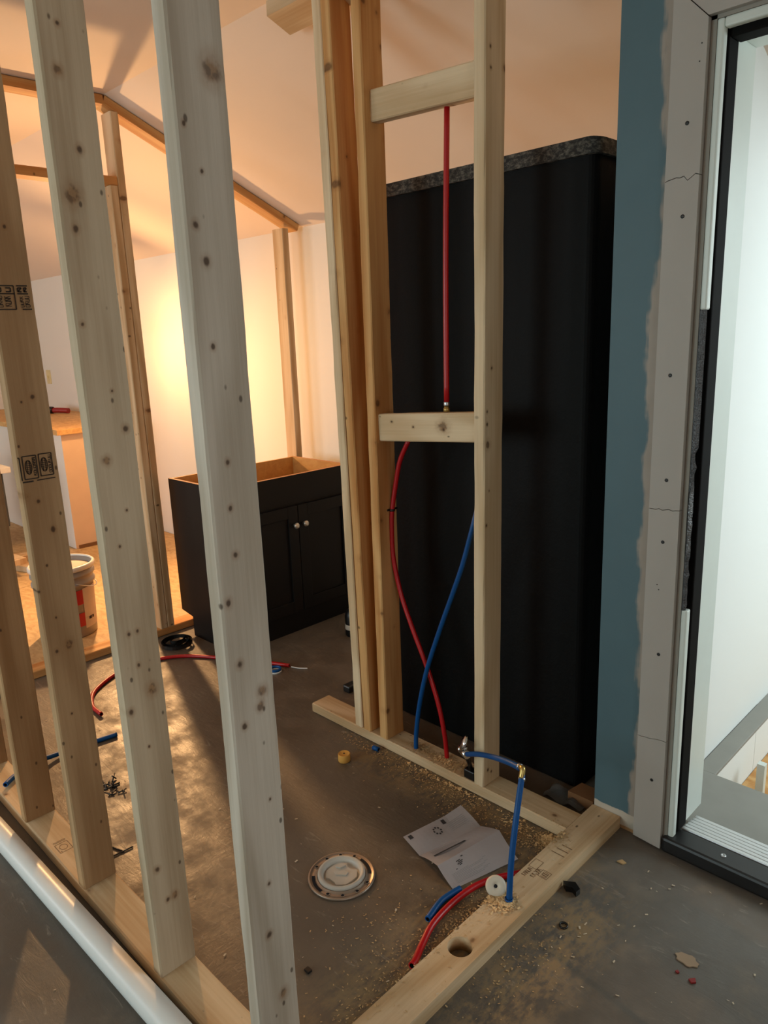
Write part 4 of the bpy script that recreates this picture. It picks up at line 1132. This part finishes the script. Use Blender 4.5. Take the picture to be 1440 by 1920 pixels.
tag(tube('red_floor_tube', [(-2.694, 1.057, 0.012), (-2.80, 1.068, 0.009), (-2.916, 1.132, 0.009), (-3.005, 1.271, 0.009), (-3.015, 1.40, 0.009), (-2.985, 1.50, 0.009), (-2.924, 1.578, 0.009), (-2.826, 1.645, 0.009), (-2.66, 1.74, 0.009), (-2.475, 1.825, 0.009)], 0.0082, [M['red'], M['hole']], bore=1),
    'long curved red tube lying on the bathroom floor before the vanity', 'pipe')
tag(tube('pull_cord', [(-2.466, 1.829, 0.004), (-2.43, 1.845, 0.003), (-2.40, 1.868, 0.003)], 0.0025, [M['pvc'], M['hole']]), 'short white cord at the end of the long red tube', 'cord')
tag(tube('blue_floor_tube', [(-2.407, 0.606, 0.052), (-2.440, 0.645, 0.049), (-2.490, 0.72, 0.040), (-2.525, 0.80, 0.018), (-2.530, 0.88, 0.009), (-2.519, 0.95, 0.009), (-2.505, 1.03, 0.009)], 0.0085, [M['blue_tube'], M['hole']], bore=1),
    'dark blue tube on the floor crossing the left partition plate', 'pipe')

# black strapping coil, blue tape roll
bm = bmesh.new()
def coil(bm, c, r, w_, n, tilt=0.0, sx=1.0):
    P = []
    for i in range(n + 1):
        a = 2 * PI * i / n
        P.append((c[0] + r * sx * math.cos(a), c[1] + r * math.sin(a), c[2] + tilt * math.sin(a)))
    for i in range(n):
        p, q = P[i], P[i + 1]
        for e in (0, 0.0025):
            k_ = 1 - e / r
            f = [bm.verts.new((c[0] + (x - c[0]) * k_, c[1] + (y - c[1]) * k_, z + dz)) for (x, y, z), dz in ((p, 0), (q, 0), (q, w_), (p, w_))]
            bm.faces.new(f)
for i, (dx, dy, r, sx, t) in enumerate(((0, 0, 0.072, 1.1, 0.003), (0.006, 0.004, 0.066, 1.1, 0.004), (-0.02, 0.0, 0.052, 1.0, 0.005), (0.045, 0.01, 0.040, 0.9, 0.004), (0.0, -0.004, 0.061, 1.15, 0.006), (-0.03, 0.02, 0.036, 1.0, 0.003))):
    coil(bm, (-3.09 + dx, 1.62 + dy, 0.006 + t), r, 0.016, 30, t, sx)
bmesh.ops.remove_doubles(bm, verts=bm.verts[:], dist=1e-6)
tag(link('hanger_strap_coil', bm, M['black_plastic']), 'coiled black strapping on the floor in front of the far plate', 'strap coil')
tr = empty('tape_roll', (-2.49, 1.75, 0), 'small blue and white tape roll beside the end of the long red tube', 'tape')
lathe_o('tape_band', [(0.020, 0.008), (0.027, 0.008), (0.027, 0.019), (0.020, 0.019)], (-2.488, 1.757, 0.0), M['blue_tube'], tr, segs=28, closed=True)
lathe_o('tape_core', [(0.017, 0.0), (0.0275, 0.0), (0.0275, 0.0078), (0.017, 0.0078)], (-2.488, 1.757, 0.0), M['pvc'], tr, segs=28, closed=True)
# dark jug and foot half hidden behind the doubled studs
jb = empty('black_bottle', (-2.56, 2.27, 0), 'black bottle with a pale band standing by the vanity, half hidden by studs', 'bottle')
lathe_o('bottle_body', [(0.034, 0.0), (0.037, 0.005), (0.037, 0.10), (0.03, 0.125), (0.014, 0.14), (0.014, 0.155)], (-2.525, 2.262, 0.0), M['black_plastic'], jb, segs=28)
lathe_o('bottle_band', [(0.0374, 0.035), (0.0376, 0.036), (0.0376, 0.06), (0.0374, 0.061)], (-2.525, 2.262, 0.0), M['bucket_label'], jb, segs=28, closed=True)
bm = bmesh.new(); box(bm, (-2.125, 1.83, 0.0), (-2.085, 1.885, 0.03), bevel=0.006)
tag(link('black_scrap', bm, M['black_plastic']), 'small black scrap on the floor left of the doubled studs', 'scrap')

# small debris outside the cross plate
bm = bmesh.new(); prism(bm, [(-0.868, 1.475, 0.0005), (-0.842, 1.492, 0.0005), (-0.820, 1.478, 0.0005), (-0.822, 1.462, 0.0005), (-0.838, 1.470, 0.0005), (-0.852, 1.462, 0.0005)], (0, 0, 0.016))
tag(link('black_clip_scrap', bm, M['black_plastic']), 'broken black plastic clip touching the outer edge of the cross plate', 'scrap')
lathe_o('x', [(0.008, 0.0), (0.011, 0.0), (0.011, 0.004), (0.008, 0.004)], (-0.795, 1.357, 0.0005), M['black_plastic'], segs=20, closed=True).name = 'black_washer'
tag(bpy.data.objects['black_washer'], 'small black ring lying on the outer floor near the cross plate', 'washer')
bm = bmesh.new(); prism(bm, [(-0.5325 + 0.025 * math.cos(0.35 * i) * (1 + 0.13 * math.sin(i * 2.3)), 1.460 + 0.0165 * math.sin(0.35 * i) * (1 + 0.15 * math.cos(i * 1.7)), 0.0005) for i in range(18)], (0, 0, 0.0025))
tag(link('tan_chip', bm, M['chip']), 'flat tan chip on the open floor in front of the doorway', 'scrap')
bm = bmesh.new(); prism(bm, [(-0.508, 1.410, 0.0005), (-0.499, 1.404, 0.0005), (-0.492, 1.412, 0.0005), (-0.498, 1.422, 0.0005)], (0, 0, 0.004))
tag(link('red_scrap', bm, M['redbit']), 'tiny red scrap in front of the tan chip on the open floor', 'scrap')
bm = bmesh.new(); prism(bm, [(-0.539, 1.412, 0.0005), (-0.533, 1.409, 0.0005), (-0.530, 1.414, 0.0005), (-0.536, 1.418, 0.0005)], (0, 0, 0.003))
tag(link('dark_red_scrap', bm, M['redbit']), 'tiny dark red speck left of the red scrap on the open floor', 'scrap')
bm = bmesh.new(); box(bm, (-1.166, 0.838, 0.0005), (-1.150, 0.850, 0.006), bevel=0.001)
tag(link('black_crumb', bm, M['black_plastic']), 'black crumb on the bathroom floor near the nearest stud', 'scrap')
bm = bmesh.new(); prism(bm, [(-0.808, 1.652, 0.0385), (-0.79, 1.652, 0.0385), (-0.785, 1.662, 0.0385), (-0.80, 1.667, 0.0385)], (0, 0, 0.003)); bmesh.ops.translate(bm, verts=bm.verts[:], vec=(0, 0, -0.038))
tag(link('pale_shaving', bm, M['dust']), 'curled pale shaving on the floor near the door casing', 'scrap')
for (x, y, a_, lb) in ((-1.90, 0.735, 0.3, 'bent nail on the floor beside the foot of the third stud'), (-1.875, 0.742, 1.5, 'straight nail on the floor just right of the bent nail')):
    bm = bmesh.new(); c = Vector((x, y, 0.0028)); dr = Vector((math.cos(a_), math.sin(a_), 0))
    tube_bm(bm, [c - dr * 0.03, c + dr * 0.03], 0.0022, 8); lathe(bm, [(0.0045, -0.001), (0.0045, 0.001)], c - dr * 0.03, segs=10)
    tag(link('nail', bm, M['black_plastic']), lb, 'nail', 'nails by the left partition')
bm = bmesh.new(); rr = random.Random(11)
for i in range(26):
    x, y = -2.21 + rr.gauss(0, 0.022), 0.862 + rr.gauss(0, 0.026); a_ = rr.random() * 6.3; q = Vector((math.cos(a_), math.sin(a_), 0)) * rr.uniform(0.006, 0.018)
    tube_bm(bm, [Vector((x, y, 0.003)) - q, Vector((x, y, 0.004 + rr.random() * 0.012)) + q], 0.0024, 5)
tag(link('dark_shavings', bm, M['black_plastic']), 'clump of dark shavings on the floor between the left studs', 'shavings', kind='stuff')

# sawdust and wood crumbs
def flakes(name, label, spots, n, size, mt, zf, seed):
    rr = random.Random(seed); bm = bmesh.new(); tot = sum(s[4] for s in spots)
    for s in spots:
        for i in range(int(n * s[4] / tot)):
            x, y = s[0] + rr.gauss(0, s[2]), s[1] + rr.gauss(0, s[3])
            z = zf(x, y)
            if z is None: continue
            z += 0.0012 + rr.random() * 0.001
            a_ = rr.random() * 6.3; l_ = size * rr.uniform(0.4, 1.6); b_ = l_ * rr.uniform(0.25, 0.6)
            u = Vector((math.cos(a_), math.sin(a_), rr.uniform(-0.25, 0.25))) * l_; v = Vector((-math.sin(a_), math.cos(a_), rr.uniform(-0.25, 0.25))) * b_
            c = Vector((x, y, z + abs(u.z) + abs(v.z)))
            bm.faces.new([bm.verts.new(c + q) for q in (u + v, v - u, -u - v, u - v)])
    return tag(link(name, bm, M[mt]), label, 'sawdust', kind='stuff')
def floor_z(x, y):
    if -0.962 < x < -0.867 and y < 1.79: return 0.038 if (Vector((x, y)) - Vector((-0.918, 1.106))).length > 0.03 else None
    if 1.633 < y < 1.728 and -2.09 < x < -0.96: return 0.038
    if y > 1.728 and x < -0.96: return None
    if 0.58 < y < 0.676: return None
    if -1.42 < x < -1.23 and 1.0 < y < 1.2: return None
    if y > 1.765: return None
    return 0.0
flakes('sawdust_by_plate', 'sawdust and crumbs along the pipe wall plate and on it', ((-1.45, 1.60, 0.14, 0.022, 5), (-1.25, 1.55, 0.12, 0.04, 2.5), (-1.44, 1.675, 0.05, 0.018, 4), (-1.56, 1.675, 0.03, 0.018, 2), (-1.35, 1.68, 0.04, 0.02, 2.5), (-0.985, 1.59, 0.025, 0.02, 4), (-1.05, 1.57, 0.05, 0.03, 1.5), (-1.75, 1.6, 0.08, 0.02, 1)), 3200, 0.0021, 'dust', floor_z, 21)
flakes('sawdust_by_cross_plate', 'sawdust round the blue down tube and cross plate', ((-0.925, 1.29, 0.018, 0.022, 3), (-0.965, 1.30, 0.02, 0.03, 2), (-0.99, 1.18, 0.03, 0.08, 3), (-1.15, 1.05, 0.09, 0.09, 1.5), (-0.99, 0.95, 0.04, 0.12, 2), (-0.80, 1.20, 0.05, 0.12, 1.2)), 1900, 0.0019, 'dust', floor_z, 22)
flakes('sawdust_heaps', 'pale sawdust heaps at the tube holes and at the plate joint', ((-0.917, 1.288, 0.010, 0.014, 3), (-0.945, 1.285, 0.012, 0.018, 2), (-0.99, 1.60, 0.016, 0.013, 4), (-1.435, 1.668, 0.02, 0.012, 2), (-1.40, 1.62, 0.10, 0.006, 2), (-1.10, 1.60, 0.03, 0.015, 1)), 900, 0.0034, 'heap', floor_z, 24)
flakes('floor_crumbs', 'scattered pale wood crumbs over the open floor', ((-0.6, 1.45, 0.2, 0.2, 2), (-0.75, 1.3, 0.1, 0.2, 2), (-1.5, 1.2, 0.3, 0.25, 2.5), (-1.6, 0.3, 0.5, 0.12, 1.5), (-0.4, 1.6, 0.2, 0.15, 1), (-2.3, 1.0, 0.3, 0.2, 1)), 150, 0.0028, 'crumb', floor_z, 23)
